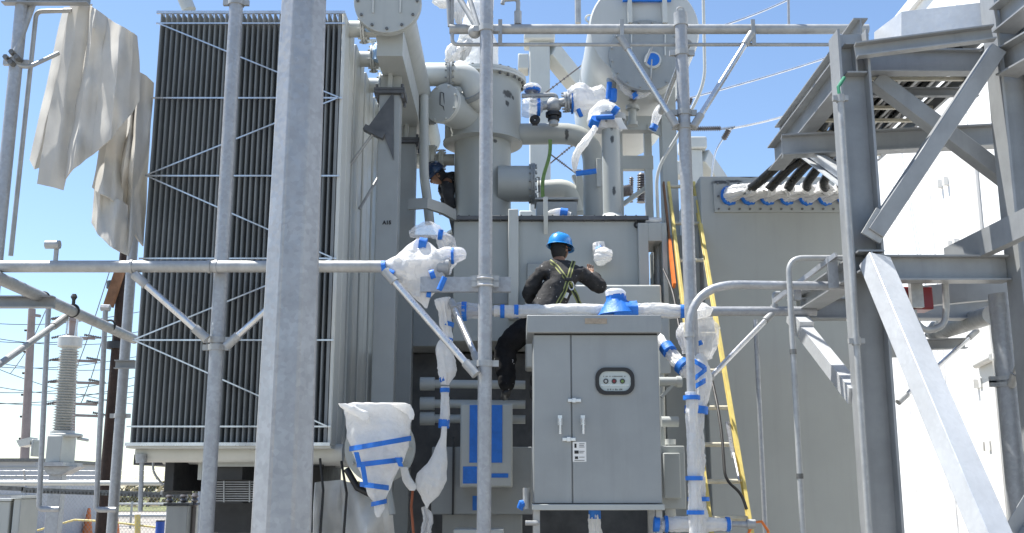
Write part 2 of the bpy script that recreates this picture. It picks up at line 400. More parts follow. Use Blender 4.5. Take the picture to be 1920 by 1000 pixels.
# ---------------------------------------------------------------- radiators
RX0, RX1, RZ0, RZ1 = -3.47, -1.675, 2.0, 6.20
def radiator(y0, loc_label, front):
    t = T('radiator', loc_label, 'radiator', ((RX0+RX1)/2, y0+.3, RZ0-.12), 'cooling radiators in a row on the transformer')
    f = B(); n = 34; pit = (RX1-RX0)/(n-.3)
    for i in range(n):
        x = RX0 + i*pit
        if i == n-1: f.box((x, y0, RZ0), (x+.03, y0+.6, RZ1))
        else:
            # hollow pressed fin: rounded front edge
            f.poly([(x, y0+.008, RZ0), (x+.006, y0, RZ0), (x+.015, y0, RZ0), (x+.021, y0+.008, RZ0), (x+.021, y0+.6, RZ0), (x, y0+.6, RZ0)], (0, 0, RZ1-RZ0))
    t.part('fin', f, M['fin'])
    e = B(); e.box((RX1-.002, y0-.004, RZ0-.01), (RX1+.035, y0+.29, RZ1+.012)); e.box((RX1-.002, y0+.31, RZ0-.01), (RX1+.035, y0+.6, RZ1+.012))
    t.part('end_plate', e, M['paint2'], bevel=.012)
    hp = B(); hp.tube([(RX0-.02, y0+.3, RZ0-.07), (RX1+.1, y0+.3, RZ0-.07)], .085, 20); t.part('bottom_header', hp, M['paint2'])
    hp = B(); hp.tube([(RX0+.05, y0+.3, RZ1-.03), (RX1+.3, y0+.3, RZ1-.03)], .085, 20)
    hp.flange((RX1+.17, y0+.3, RZ1-.03), (1,0,0), .15, .02, 8); t.part('top_header', hp, M['paint2'])
    hp = B(); hp.tube([(RX1+.3, y0+.3, RZ1-.03), (-1.2, y0+.3, RZ1-.03)], .105, 20)
    hp.tube([(RX1+.17, y0+.3, RZ1-.03), (RX1+.17, y0+.3, RZ1+.19)], .025, 8); hp.box((RX1+.1, y0+.27, RZ1+.17), (RX1+.3, y0+.33, RZ1+.19))
    t.part('valve', hp, M['paint2'])
    hp = B(); hp.wrap([(RX1+.2, y0+.22, RZ1+.1), (RX1+.24, y0+.2, RZ1+.02), (RX1+.22, y0+.19, RZ1-.1)], [.03, .06, .03], .03); t.part('valve_tape', hp, M['palebl'])
    return t
for k, y0 in enumerate((9.8, 10.57, 11.34, 12.11)):
    t = radiator(y0, ['dark finned cooling radiator at the front of the bank, crossed by thin tie rods',
                  'second cooling radiator in the bank, right behind the front one',
                  'third cooling radiator in the bank, behind the second one',
                  'rearmost cooling radiator of the bank, nearest the transformer tank'][k], k == 0)
    if k == 0:
        y = y0-.02; r = B()
        def hz(v): return W(280, v, y).z
        zs = [hz(v) for v in (44, 184, 330, 485, 638, 800)]
        for z in zs: r.bar((RX0-.03, y, z), (RX1+.03, y, z), .012, .015)
        for a, c in ((zs[0], zs[1]), (zs[2], zs[1]), (zs[2], zs[3]), (zs[4], zs[3]), (zs[4], zs[5])):
            r.bar((RX0-.02, y-.015, a), (RX1, y-.015, c), .01, .013)
        r.bar((RX0-.03, y-.004, RZ1), (RX1+.03, y-.004, RZ1), .02, .03); r.bar((RX0-.03, y-.004, RZ0), (RX1+.03, y-.004, RZ0), .03, .03)
        t.part('tie_rod', r, M['alu'])
        s = B(); s.box((RX0-.03, y+.02, RZ0-.035), (RX1+.03, y0+.6, RZ0-.012))
        t.part('tray', s, M['paint2'])
        w_ = B()
        for i in range(30):
            x = RX0+.03+i*.0605; w_.tube([(x, y0+.02, RZ1-.02), (x+.012, y0+.02, RZ1+.03), (x+.024, y0+.02, RZ1-.02)], .006, 6)
        t.part('lifting_loop', w_, M['alu'])
# header pipe over the columns
t = T('header_pipe', 'long oil header pipe with a bolted round end cover above the column marked A15', 'pipe', (-1.24, 11.6, 6.1))
b = B(); b.tube([(-1.22, 9.95, 6.36), (-1.22, 14.2, 6.36)], .225, 28); t.part('pipe', b, M['paint'])
b = B(); b.tube([(-1.24, 9.86, 6.36), (-1.24, 9.9, 6.36)], .335, 40); b.tube([(-1.24, 9.907, 6.36), (-1.24, 9.95, 6.36)], .335, 40)
c = t.part('end_cover', b, M['paint'], bevel=.004)
b = B(); b.bolts((-1.24, 9.9, 6.36), (0,1,0), .295, .015, .12, 12); t.part('bolt', b, M['bolt'], c, sep=True)
b = B()
for dx in (-.14, .13): b.tube([(-1.24+dx, 9.845, 6.23), (-1.24+dx, 9.845, 6.6)], .009, 8)
t.part('handle', b, M['paint2'], c, sep=True)
b = B(); b.box((-1.36, 10.05, 5.86), (-1.1, 13.9, 6.16)); t.part('saddle_beam', b, M['paint'])
# columns
def column(u, v, Y, wd, name_label, ztop):
    p = W(u, v, Y); t = T('support_column', name_label, 'column', (p.x, Y, .25), 'square columns under the header pipe')
    b = B(); b.box((p.x-wd/2, Y-wd/2, .25), (p.x+wd/2, Y+wd/2, ztop)); t.part('post', b, M['cab'], bevel=.008)
    b = B(); b.box((p.x-wd*.72, Y-wd*.72, ztop), (p.x+wd*.72, Y+wd*.72, ztop+.03)); b.box((p.x-wd*.72, Y-wd*.72, ztop+.034), (p.x+wd*.72, Y+wd*.72, ztop+.06))
    for i in (-1, 1):
        for j in (-1, 1): b.tube([(p.x+i*wd*.6, Y+j*wd*.6, ztop-.05), (p.x+i*wd*.6, Y+j*wd*.6, ztop+.1)], .016, 8)
    t.part('cap_plate', b, M['primer'])
    b = B(); b.box((p.x-.02, Y-wd/2, ztop+.06), (p.x+.02, Y+wd/2, 5.87)); b.box((p.x-wd/2, Y-.012, ztop+.06), (p.x+wd/2, Y+.012, 5.87)); t.part('web_plate', b, M['paint'])
    return t, p
t, pc = column(727, 418, 10.6, .22, 'front square grey column stencilled A15, carrying the header pipe', 5.62)
def text(s, size, loc, parent, base, mt, ext=.002):
    cu = bpy.data.curves.new('lettering', 'FONT'); cu.body = s; cu.size = size; cu.offset = .0028; cu.align_x = 'CENTER'; cu.align_y = 'CENTER'; cu.extrude = ext
    tmp = bpy.data.objects.new('lettering', cu); S.collection.objects.link(tmp)
    me = bpy.data.meshes.new_from_object(tmp.evaluated_get(bpy.context.evaluated_depsgraph_get())); bpy.data.objects.remove(tmp)
    me.transform(Matrix.Translation(Vector(loc)-base) @ Matrix.Rotation(math.pi/2, 4, 'X')); me.materials.clear(); me.materials.append(mt)
    o = bpy.data.objects.new('lettering', me); S.collection.objects.link(o); o.parent = parent; return o
text('A15', .052, (pc.x+.005, 10.6-.113, W(727, 418, 10.49).z), t.o, t.loc, M['ink'])
# gusset and brace rods
g = W(735, 180, 10.45); b = B()
b.poly([W(738, 172, 10.47), W(690, 238, 10.47), W(720, 255, 10.47), W(738, 300, 10.47)], (0, .02, 0))
b.bar(W(684, 240, 10.47), W(720, 258, 10.47), .1, .06); t.part('gusset', b, M['primer'])
b = B(); b.tube([W(700, 250, 10.47), W(648, 322, 10.5)], .016, 8); b.tube([W(712, 328, 11.2), W(674, 392, 11.0)], .016, 8)
t.part('brace_rod', b, M['galv2'])
column(760, 430, 12.2, .22, 'second square column behind the one stencilled A15', 5.62)
# ---------------------------------------------------------------- transformer tank
TY = 12.0
tl, tr = W(850, 470, TY).x, W(1197, 470, TY).x; tz = W(1000, 410, TY).z
spots = [(tuple(W(u, v, Y)), (rx, .5, rz)) for u, v, Y, rx, rz in ()]
t = T('transformer_tank', 'large grey transformer tank with stiffened front wall, the worker stands before it', 'transformer', ((tl+tr)/2, 13.5, .25))
zk = W(900, 640, TY).z; b = B(); b.box((tl, TY, zk), (tr, 15.2, tz-.03)); t.part('tank_wall', b, M['paint'], bevel=.01)
b = B(); b.box((W(740, 470, 12.3).x, 12.3, zk-.02), (tl-.004, 15.0, tz-.12)); t.part('side_wall', b, M['cab'], bevel=.01)
b = B(); b.box((tl-.05, TY-.06, tz-.028), (tr+.12, 15.2, tz+.02))
t.part('lid_flange', b, M['primer'], bevel=.004)
b = B()
for i in range(18):
    x = tl + .06 + i*(tr-tl-.08)/17; b.tube([(x, TY-.03, tz-.045), (x, TY-.03, tz+.035)], .009, 6)
t.part('flange_bolt', b, M['bolt'])
b = B(); x0, x1 = W(953, 470, TY).x, W(972, 470, TY).x; b.box((x0, TY-.1, W(960, 600, TY).z), (x1, TY-.002, W(960, 392, TY-.1).z)); t.part('stiffener', b, M['paint2'], bevel=.008)
b = B(); x0, x1 = W(1019, 400, TY).x, W(1027, 400, TY).x; b.poly([(x0, TY-.07, W(1022, 372, TY).z), (x0, TY-.07, W(1022, 425, TY).z), (x0, TY-.002, W(1022, 440, TY).z), (x0, TY-.002, W(1022, 372, TY).z)], (x1-x0, 0, 0)); t.part('lifting_lug', b, M['paint2'])
# right hand frame with rounded opening
xa, xb = W(1198, 500, 11.9).x, W(1252, 500, 11.9).x
b = B(); b.box((xa, 11.9, W(1200, 700, 11.9).z), (W(1217, 500, 11.9).x, 12.5, W(1200, 418, 11.9).z)); b.box((W(1243, 500, 11.9).x, 11.9, W(1200, 700, 11.9).z), (xb, 12.5, W(1200, 418, 11.9).z))
b.box((W(1217, 500, 11.9).x, 11.9, W(1200, 452, 11.9).z), (W(1243, 500, 11.9).x, 12.5, W(1200, 418, 11.9).z)); t.part('side_bracket', b, M['paint'], bevel=.006)
b = B(); b.tube([W(1234, 460, 12.2), W(1236, 700, 12.2)], .055, 14); t.part('vertical_pipe', b, M['galv2'])
# lower front box: the ledge at the worker's waist
b = B(); xa, xb = W(985, 540, 11.6).x, W(1240, 540, 11.6).x; b.box((xa, 11.6, W(1000, 690, 11.6).z), (xb, 11.99, W(1000, 534, 11.6).z)); t.part('terminal_box', b, M['paint2'], bevel=.02)
b = B(); b.ring(W(1206, 524, 11.98), (0,1,0), .03, .012); b.ring(W(1195, 422, 11.98), (0,1,0), .03, .012); t.part('port_ring', b, M['dark'])
b = B(); b.box((W(925, 520, 11.97).x, 11.97, W(930, 570, 11.97).z), (W(952, 520, 11.97).x, 11.999, W(930, 520, 11.97).z)); t.part('cover_plate', b, M['cab'])
b = B(); b.box((W(988, 495, 11.96).x, 11.93, W(1000, 532, 11.96).z), (W(1040, 495, 11.96).x, 11.999, W(1000, 494, 11.96).z)); t.part('small_box', b, M['cab'], bevel=.01)
b = B(); b.box((-1.6, 12.9, .25), (2.2, 14.6, zk-.03)); t.part('base_tank', b, M['primer'])  # dark colour paints in the shade of the recess under the tank
# pipes on the left flank, dark zone
b = B()
for v in (720, 757, 785): b.tube([W(795, v, 11.2), W(985, v+2, 11.2)], .045, 12); b.tube([W(788, v, 11.2), W(815, v, 11.2)], .07, 14)
t.part('flank_pipe', b, M['paint'])
# ---------------------------------------------------------------- turret
tcx = W(905, 300, 13.0).x
tsp = [(tuple(W(953, 172, 12.55)), (.07, .4, .06)), (tuple(W(928, 258, 12.55)), (.03, .5, .03)), (tuple(W(949, 318, 12.7)), (.03, .4, .09)), (tuple(W(951, 190, 12.55)), (.03, .4, .05)), (tuple(W(962, 178, 12.6)), (.02, .4, .03))]
M['turret'] = mat('grey_paint_with_primer_spots', GREY, .42, var=.06, sc=1.3, streak=.1, bump=.03, bsc=25, spots=tsp)
t = T('bushing_turret', 'fat round turret on the tank lid with bolted rim and dark primer spots', 'turret', (tcx, 13, tz+.02))
r1, r2 = RP(71, 220, 13), RP(53, 330, 13); z1 = W(905, 160, 13).z; z2 = W(905, 272, 13).z
b = B(); b.lathe((tcx, 13, 0), (0,0,1), [(r2, tz+.02), (r2, z2), (r2+.01, z2), (r1+.02, z2+.002), (r1+.02, z2+.03), (r1, z2+.031), (r1, z1)], 48); t.part('drum', b, M['turret'])
b = B(); b.lathe((tcx, 13, 0), (0,0,1), [(r1+.07, z1), (r1+.07, z1+.03)], 48); b.lathe((tcx, 13, 0), (0,0,1), [(r1+.07, z1+.034), (r1+.07, z1+.07), (r1-.1, z1+.075)], 48)
t.part('rim_flange', b, M['paint2'])
b = B(); b.bolts((tcx, 13, z1+.03), (0,0,1), r1+.035, .018, .12, 28); t.part('bolt', b, M['bolt'], sep=True)
b = B(); b.lathe((tcx, 13, 0), (0,0,1), [(r2+.1, tz+.022), (r2+.1, tz+.05), (r2+.03, tz+.09), (r2-.01, tz+.14)], 48); t.part('foot_flange', b, M['paint2'])
# left stub with cover
a = Vector((-.8, -.6, 0)).normalized(); c1 = W(834, 196, 12.3); c0 = c1 + Vector((.55, .83, 0))*.75
b = B(); b.tube([c0, c1], RP(34, 195, 12.5), 28); s_ = t.part('side_stub', b, M['paint'])
d = (c1-c0).normalized(); b = B(); b.tube([c1, c1+d*.03], RP(37, 195, 12.5), 36); b.tube([c1+d*.034, c1+d*.06], RP(37, 195, 12.5), 36); b.bolts(c1+d*.035, d, RP(33, 195, 12.5), .014, .1, 8); t.part('cover', b, M['paint2'], s_)
b = B(); q = c1+d*.08; b.tube([q+Vector((.0,0,.13)), q+Vector((.03,0,.12)), q+Vector((.06,0,-.16))], .006, 6); b.tube([q+Vector((-.01,0,.13)), q+Vector((-.01,0,-.03)), q+Vector((.03,0,-.05)), q+Vector((.06,0,-.16))], .006, 6); t.part('handle', b, M['dark'], s_)
# right stub
zc = W(970, 345, 12.8).z; b = B(); b.tube([(tcx+.2, 12.8, zc), (W(996, 345, 12.8).x, 12.8, zc)], RP(34, 345, 12.8), 32); s_ = t.part('side_stub', b, M['paint'])
b = B(); b.flange((W(999, 345, 12.8).x, 12.8, zc), (1,0,0), RP(39, 345, 12.8), .025, 14); t.part('cover', b, M['cab'], s_)
b = B(); x = W(1006, 345, 12.8).x; b.tube([(x, 12.75, zc-.12), (x+.03, 12.75, zc-.12), (x+.03, 12.75, zc+.07), (x, 12.75, zc+.07)], .008, 6); t.part('handle', b, M['dark'], s_)
# oil pipe into the turret from the left
t = T('oil_pipe', 'thick oil pipe elbowing from the header into the turret top', 'pipe', W(800, 165, 12.6))
pp = fillet([W(768, 140, 12.4), W(880, 140, 12.3), W(895, 185, 12.35), W(905, 200, 12.75)], .28, 8)
b = B(); b.tube(pp, RP(22, 140, 12.4), 26); t.part('pipe', b, M['paint2'])
b = B(); b.flange(W(844, 141, 12.33), (1,0,0), RP(28, 140, 12.3), .03, 12); t.part('flange', b, M['cab'])
b = B(); b.tube([W(888, 168, 12.36), W(893, 176, 12.4)], RP(32, 170, 12.3), 28); t.part('elbow_flange', b, M['cab'])
# pipe from the turret to the right, bending down
t = T('oil_pipe', 'grey oil pipe leaving the turret on the right and bending down to the lid', 'pipe', W(1110, 400, 13))
psp = [(tuple(W(1063, 248, 12.8)), (.03, .4, .09))]
M['pipesp'] = mat('grey_pipe_with_primer_stripe', GREY, .4, var=.05, sc=2, spots=psp)
b = B(); b.tube(fillet([W(968, 252, 13), W(1112, 250, 13), (W(1112, 250, 13).x, 13, tz)], .42, 9), RP(20, 250, 13), 26); t.part('pipe', b, M['pipesp'])
b = B(); b.flange((W(1112, 250, 13).x, 13, tz+.05), (0,0,1), RP(30, 390, 13), .025, 10); t.part('flange', b, M['cab'])
b = B(); b.box((W(1119, 340, 12.8).x, 12.79, W(1119, 351, 12.8).z), (W(1128, 340, 12.8).x, 12.82, W(1119, 298, 12.8).z)); t.part('gauge', b, M['paint2'], bevel=.004)
t = T('oil_pipe', 'low pale pipe curving over the tank lid behind the small step', 'pipe', W(1040, 375, 13.6))
b = B(); b.tube(fillet([W(1008, 356, 13.6), W(1070, 352, 13.6), W(1085, 400, 13.6)], .3, 7), RP(17, 355, 13.6), 22); t.part('pipe', b, M['paint2'])
# riser pipe with bagged head
M['riser'] = mat('grey_riser_with_primer', GREY, .4, var=.05, sc=2, spots=[(tuple(W(u, v, 12.1)), (.028, .3, h)) for u, v, h in ((1149, 257, .055), (1153, 355, .08), (1129, 275, .04), (1148, 232, .07))])
t = T('riser_pipe', 'upright flanged riser pipe with dark primer spots on the tank lid', 'pipe', W(1146, 395, 12.2))
x = W(1146, 300, 12.3).x; zt = W(1146, 226, 12.3).z
b = B(); b.tube([(x, 12.3, tz), (x, 12.3, zt)], RP(17, 300, 12.3), 26); t.part('pipe', b, M['riser'])
b = B(); b.tube([(x, 12.3, zt-.02), (x, 12.3, zt+.05)], RP(30, 230, 12.3), 28); b.bolts((x, 12.3, zt), (0,0,1), RP(26, 230, 12.3), .013, .14, 8); t.part('top_flange', b, M['cab'])
b = B(); b.lathe((x, 12.3, tz), (0,0,1), [(RP(31, 395, 12.3), 0), (RP(31, 395, 12.3), .05), (RP(22, 395, 12.3), .09), (RP(18, 395, 12.3), .12)], 28); t.part('foot_flange', b, M['paint2'])
def taped(name, label, cat, wraps, tapes, mt='plastic', group=None, sacks=()):
    """wraps: (points, radii, noise, squash); tapes: (a, b, r)"""
    al = [p for w_ in wraps for p in w_[0]] + [W(r[1], r[0], k_[1]) for k_ in sacks for r in k_[0]]; c = sum((Vector(p) for p in al), Vector())/len(al); c.z = min(Vector(p).z for p in al)
    t = T(name, label, cat, c, group); b = B()
    for i, w_ in enumerate(wraps): b.wrap(w_[0], w_[1], w_[2] if len(w_) > 2 else .012, sq=w_[3] if len(w_) > 3 else 1, seed=len(label)+i*3.1, fr=w_[4] if len(w_) > 4 else 9)
    for i, k_ in enumerate(sacks): b.sack(*k_, seed=len(label)*1.7+i)
    t.part('plastic', b, M[mt])
    for a, c_, r in tapes:
        k = B(); k.wrap([a, c_], r, .004, n=18, fr=12); t.part('tape', k, M['blue'])
    return t
taped('plastic_cover', 'crumpled white plastic hood taped over the riser pipe head', 'plastic cover',
      [
       ([W(1116, 240, 12.1), W(1098, 265, 12.0), W(1080, 292, 12.0), W(1078, 322, 12.0)], [.03, .045, .04, .02], .012)],
      [(W(1112, 237, 12.2), W(1118, 222, 12.1), .06), (W(1118, 220, 12.1), W(1152, 219, 12.05), .03), (W(1150, 204, 12.0), W(1158, 210, 12.0), .05), (W(1080, 326, 12), W(1118, 321, 12), .03)],
      sacks=[([(189, 1128, 1137), (195, 1118, 1150), (206, 1107, 1164), (218, 1103, 1167), (228, 1099, 1168), (238, 1102, 1168), (246, 1110, 1166)], 12.3, .7, .05), ([(222, 1150, 1166), (232, 1156, 1170), (243, 1162, 1178)], 12.1, .3, .02)])
# valve group above the right pipe
t = T('valve_assembly', 'small valve with handwheel and bent rod above the right oil pipe', 'valve', W(1038, 232, 12.6))
b = B(); b.tube(fillet([W(978, 180, 12.6), W(1045, 178, 12.6), W(1040, 200, 12.6)], .08), .03, 10); b.tube([W(1012, 200, 12.6), W(1070, 190, 12.6)], .055, 14); b.sphere(W(1038, 198, 12.6), .1); b.tube([W(1038, 200, 12.6), W(1038, 235, 12.6)], .06, 14)
b.tube([W(996, 165, 12.6), W(998, 190, 12.6)], .025, 8); t.part('body', b, M['galv2'])
b = B(); b.tube([W(1038, 212, 12.6), W(1038, 219, 12.6)], RP(15, 215, 12.6), 20); b.tube([W(1038, 220, 12.6), W(1038, 227, 12.6)], RP(11, 215, 12.6), 20); t.part('black_flange', b, M['black'])
b = B(); b.flange(W(1062, 192, 12.6), (1,0,.1), .13, .03, 8); t.part('flange', b, M['galv2'])
b = B(); b.ring(W(1003, 225, 12.55), (0,1,0), RP(5.5, 225, 12.6), .03); b.box(W(998, 234, 12.54), W(1008, 229, 12.58)); t.part('lug', b, M['black'])
taped('plastic_cover', 'white plastic bag around the valve body left of the riser hood', 'plastic cover',
      [([W(1066, 188, 12.6), W(1082, 186, 12.6), W(1110, 188, 12.6), W(1135, 180, 12.6), W(1140, 178, 12.6)], [.1, .19, .15, .14, .06], .04)],
      [(W(1071, 190, 12.6), W(1075, 190, 12.6), .155), (W(1084, 205, 12.45), W(1090, 219, 12.45), .025)])
taped('plastic_cover', 'clear film sleeve with one blue band beside the turret rim', 'plastic cover',
      [([W(978, 203, 12.55), W(992, 203, 12.55), W(1008, 201, 12.55), W(1018, 201, 12.55)], [.1, .115, .1, .06], .02)], [(W(1007, 201, 12.55), W(1013, 201, 12.55), .11)], 'clear')
taped('plastic_cover', 'small white cap with a blue band on the thin stem above the turret rim', 'plastic cover',
      [([W(998, 172, 12.6), W(998, 165, 12.6), W(998, 159, 12.6)], [.08, .11, .07], .02)], [(W(998, 172, 12.6), W(998, 167, 12.6), .1)])
# bushings wrapped in white plastic
taped('wrapped_bushing', 'tall bushing on the turret wrapped in white plastic, rising out of the picture', 'bushing',
      [([W(893, 165, 13), W(893, 150, 13), W(893, 100, 13), W(895, 50, 13), W(900, 0, 13), W(902, -60, 13)], [.24, .31, .26, .2, .17, .15], .03, 1, 6)], [(W(903, 28, 12.85), W(908, 26, 12.85), .06)])
taped('plastic_cover', 'white plastic rag knotted and hanging over the elbow pipe flange', 'plastic cover',
      [([W(876, 76, 11.9), W(868, 88, 11.9), W(852, 100, 11.9), W(838, 116, 11.9)], [.05, .09, .1, .03], .04), ([W(878, 76, 11.9), W(872, 95, 11.9), W(866, 112, 11.9)], [.05, .06, .02], .02), ([W(880, 62, 11.9), W(873, 70, 11.9), W(875, 82, 11.9)], [.04, .075, .04], .02)], [])
taped('plastic_cover', 'white plastic bag hanging at the top edge beside the bent rack pipes', 'plastic cover',
      [([W(812, 0, 10.5), W(826, 5, 10.5), W(842, 3, 10.5)], [.02, .06, .05], .03), ([W(845, 0, 10.5), W(858, 20, 10.5), W(861, 46, 10.5)], [.04, .07, .03], .03)], [])
# ---------------------------------------------------------------- conservator
CY0, CY1 = 12.2, 15.4
c0 = W(1208, 55, CY0); cr = RP(104, 55, CY0)
csp = [(tuple(W(1202, 160, 12.6)), (.07, .5, .06)), (tuple(W(1190, 175, 12.6)), (.06, .5, .05)), (tuple(W(1138, 150, 12.8)), (.03, .4, .05))]
M['cons'] = mat('conservator_paint', (.50, .515, .50), .38, var=.05, sc=1.2, streak=.1, spots=csp)
t = T('conservator_tank', 'big horizontal cylindrical oil tank high above the transformer with manhole cover', 'oil tank', (c0.x, 13.8, c0.z-cr))
prof = [(.02, 0), (cr*.97, 0), (cr, .03), (cr, CY1-CY0-.12), (cr*.8, CY1-CY0-.03), (.02, CY1-CY0)]
b = B(); b.lathe(c0, (0,1,0), prof, 64); t.part('shell', b, M['cons'])
mc = W(1212, 103, CY0-.06); mr = RP(70, 100, CY0)
b = B(); b.tube([(mc.x, CY0+.02, mc.z), (mc.x, CY0-.03, mc.z)], mr, 48); b.tube([(mc.x, CY0-.034, mc.z), (mc.x, CY0-.06, mc.z)], mr, 48); b.bolts((mc.x, CY0-.03, mc.z), (0,1,0), mr*.93, .014, .11, 16); s_ = t.part('manhole_cover', b, M['cab'], bevel=.003)
b = B()
for u in (1184, 1247): b.tube([W(u, 62, CY0-.07), W(u, 104, CY0-.07)], .01, 8)
t.part('handle', b, M['paint2'], s_, sep=True)
b = B()
for u in (1178, 1243): b.box(W(u, 42, CY0-.1), W(u+4, -40, CY0))
t.part('stiffener', b, M['paint2'], sep=True)
b = B(); b.box(W(1168, 2, CY0-.09), W(1257, -20, CY0-.05)); t.part('blue_tape', b, M['blue'])
gc = W(1224, 112, CY0-.1); b = B(); b.tube([gc, gc+Vector((0,.12,0))], RP(16, 110, CY0), 28); s_ = t.part('oil_gauge', b, M['paint2'])
b = B(); b.tube([gc-Vector((0,.008,0)), gc+Vector((0,-.002,0))], RP(12.5, 110, CY0), 28); t.part('gauge_tape', b, M['blue'], s_)
b = B(); b.ring(W(1105, 35, 12.6), (0,1,0), .045, .014); b.tube([W(1105, 42, 12.6), W(1112, 50, 12.6)], .025, 8); t.part('lifting_eye', b, M['paint2'])
b = B(); x0, x1 = W(1240, 300, 12.9).x, W(1268, 300, 12.9).x; b.box((x0, 12.8, tz-.1), (x1, 13.05, W(1240, 150, 12.9).z)); s_ = t.part('support_leg', b, M['paint'], bevel=.006)
b = B(); b.box((W(1165, 300, 12.9).x, 12.85, W(1165, 246, 12.9).z), (x0+.002, 13.0, W(1165, 220, 12.9).z)); b.poly([(x0+.03, 12.83, W(1240, 262, 12.9).z), (x0-.17, 12.83, W(1240, 246, 12.9).z), (x0-.17, 12.83, W(1240, 236, 12.9).z), (x0+.03, 12.83, W(1240, 236, 12.9).z)], (0,.03,0)); t.part('cradle_beam', b, M['paint'])
b = B(); fy = 13.2
for u in (1154, 1209): b.box((W(u, 300, fy).x, fy, tz), (W(u+14, 300, fy).x, fy+.1, W(u, 240, fy).z))
b.box((W(1150, 300, fy).x, fy-.003, W(1150, 317, fy).z), (W(1225, 300, fy).x, fy+.11, W(1150, 292, fy).z)); t.part('support_frame', b, M['paint2'], bevel=.004)
b = B(); b.bar(W(1148, 398, 13.35), W(1212, 352, 13.35), .09, .05); t.part('diagonal_brace', b, M['paint2'])
b = B(); b.poly([W(1078, 402, 13.5), W(1105, 402, 13.5), W(1090, 318, 13.5), W(1082, 318, 13.5)], (0, .05, 0)); t.part('gusset', b, M['paint2'])
b = B(); b.tube(fillet([W(1222, 112, 12.1), W(1220, 148, 12.1), W(1216, 160, 12.4)], .05), .012, 8); b.tube([W(1210, 118, 11.95), W(1222, 88, 11.95), W(1216, 84, 11.95)], .016, 8); t.part('gauge_stem', b, M['galv2'], sep=True)
b = B(); b.lathe(c0, (0,1,0), [(cr+.001, 1.5), (cr+.014, 1.51), (cr+.014, 1.55), (cr+.001, 1.56)], 64); t.part('weld_band', b, M['cons'])
b = B(); b.tube([W(1186, 230, 12.7), W(1186, 205, 12.7)], .05, 12); b.tube([W(1186, 206, 12.7), W(1186, 199, 12.7)], .085, 14); b.tube([W(1186, 229, 12.7), W(1186, 236, 12.7)], .07, 12); t.part('drain_stub', b, M['paint'])
b = B(); b.bar(W(1103, 400, 13.6), W(1075, 330, 13.6), .1, .05); b.tube([W(1146, 150, 12.5), W(1146, 200, 12.4)], .06, 14); b.box(W(1130, 135, 12.45), W(1182, 127, 12.55)); b.tube([W(1151, 128, 12.5), W(1151, 112, 12.5)], .05, 12); t.part('drain_bracket', b, M['galv2'])
taped('wrapped_hose', 'clear taped hose looping below the conservator manhole', 'hose',
      [([W(1152, 118, 12.3), W(1156, 145, 12.3), W(1172, 170, 12.3), W(1190, 180, 12.3), W(1210, 172, 12.3), W(1220, 160, 12.3)], [.03, .035, .035, .03, .06, .03], .012)],
      [(W(1152, 126, 12.3), W(1156, 138, 12.3), .04), (W(1188, 176, 12.3), W(1193, 183, 12.3), .042), (W(1143, 155, 12.3), W(1140, 185, 12.3), .03), (W(1150, 168, 12.3), W(1149, 190, 12.3), .045)], 'clear')
# breather conduit
t = T('breather_pipe', 'thin grey breather pipe bent beside the conservator leg', 'pipe', W(1233, 412, 12.0))
b = B(); b.tube(fillet([W(1318, -30, 11.5), W(1322, 155, 11.5), W(1280, 240, 11.7), W(1230, 320, 11.9), W(1234, 412, 12.0)], .2), .019, 10); t.part('pipe', b, M['paint2'])
b = B(); b.wrap([W(1210, 414, 12), W(1240, 413, 12)], .03, .008); t.part('joint_wrap', b, M['plastic'])
taped('plastic_cover', 'strip of clear film with blue tape hanging beside the conservator leg', 'plastic cover', [([W(1240, 200, 11.9), W(1232, 215, 11.9), W(1224, 243, 11.9)], [.03, .05, .03], .015)], [(W(1228, 235, 11.85), W(1224, 243, 11.85), .045)], 'clear')
# ---------------------------------------------------------------- small things on the lid
b = B(); b.box((W(1006, 385, 12.3).x, 12.3, tz+.02), (W(1082, 385, 12.3).x, 12.7, W(1006, 378, 12.3).z)); b.box((W(1003, 385, 12.28).x, 12.28, W(1006, 375, 12.3).z), (W(1085, 385, 12.3).x, 12.72, W(1006, 371, 12.3).z))
one('step_box', b, M['cab'], 'low grey box with lighter rim on the tank lid right of the turret stub', 'box', bevel=.006)
taped('plastic_cover', 'crumpled film with blue tape lying on the tank lid', 'plastic cover', [([W(1025, 402, 12.05), W(1050, 400, 12.1), W(1070, 403, 12.1)], [.03, .06, .03], .02)], [(W(1050, 399, 12.05), W(1064, 401, 12.05), .06)])
b = B(); b.grid([[W(1028+math.sin(i*.5)*3-i*1.1+j*3.4, 262+i*8, 12.75-.012*i+.02*math.sin(i)) for j in range(3)] for i in range(15)], .01)
one('lifting_sling', b, M['green'], 'green webbing sling hanging beside the stub cover', 'sling')
b = B(); b.tube([W(765, 385, 11.6), W(790, 383, 11.6), W(820, 392, 11.7), W(850, 402, 11.9)], .0, 4)
b = B(); q = [W(766, 374, 11.5), W(800, 372, 11.5), W(830, 382, 11.7), (W(852, 395, 11.95))]; b.grid([[p + Vector((0, 0, -dz)) for p in q] for dz in (0, .06, .12)], .05)
one('bracket_shelf', b, M['cab'], 'thick grey bent bracket reaching from the second column to the tank lid', 'bracket')
b = B(); b.tube(fillet([W(795, 180, 12), W(795, 330, 12), W(800, 365, 12), W(806, 420, 12)], .2), .055, 12); one('drop_pipe', b, M['paint'], 'slim vertical pipe running down left of the crouching worker', 'pipe')
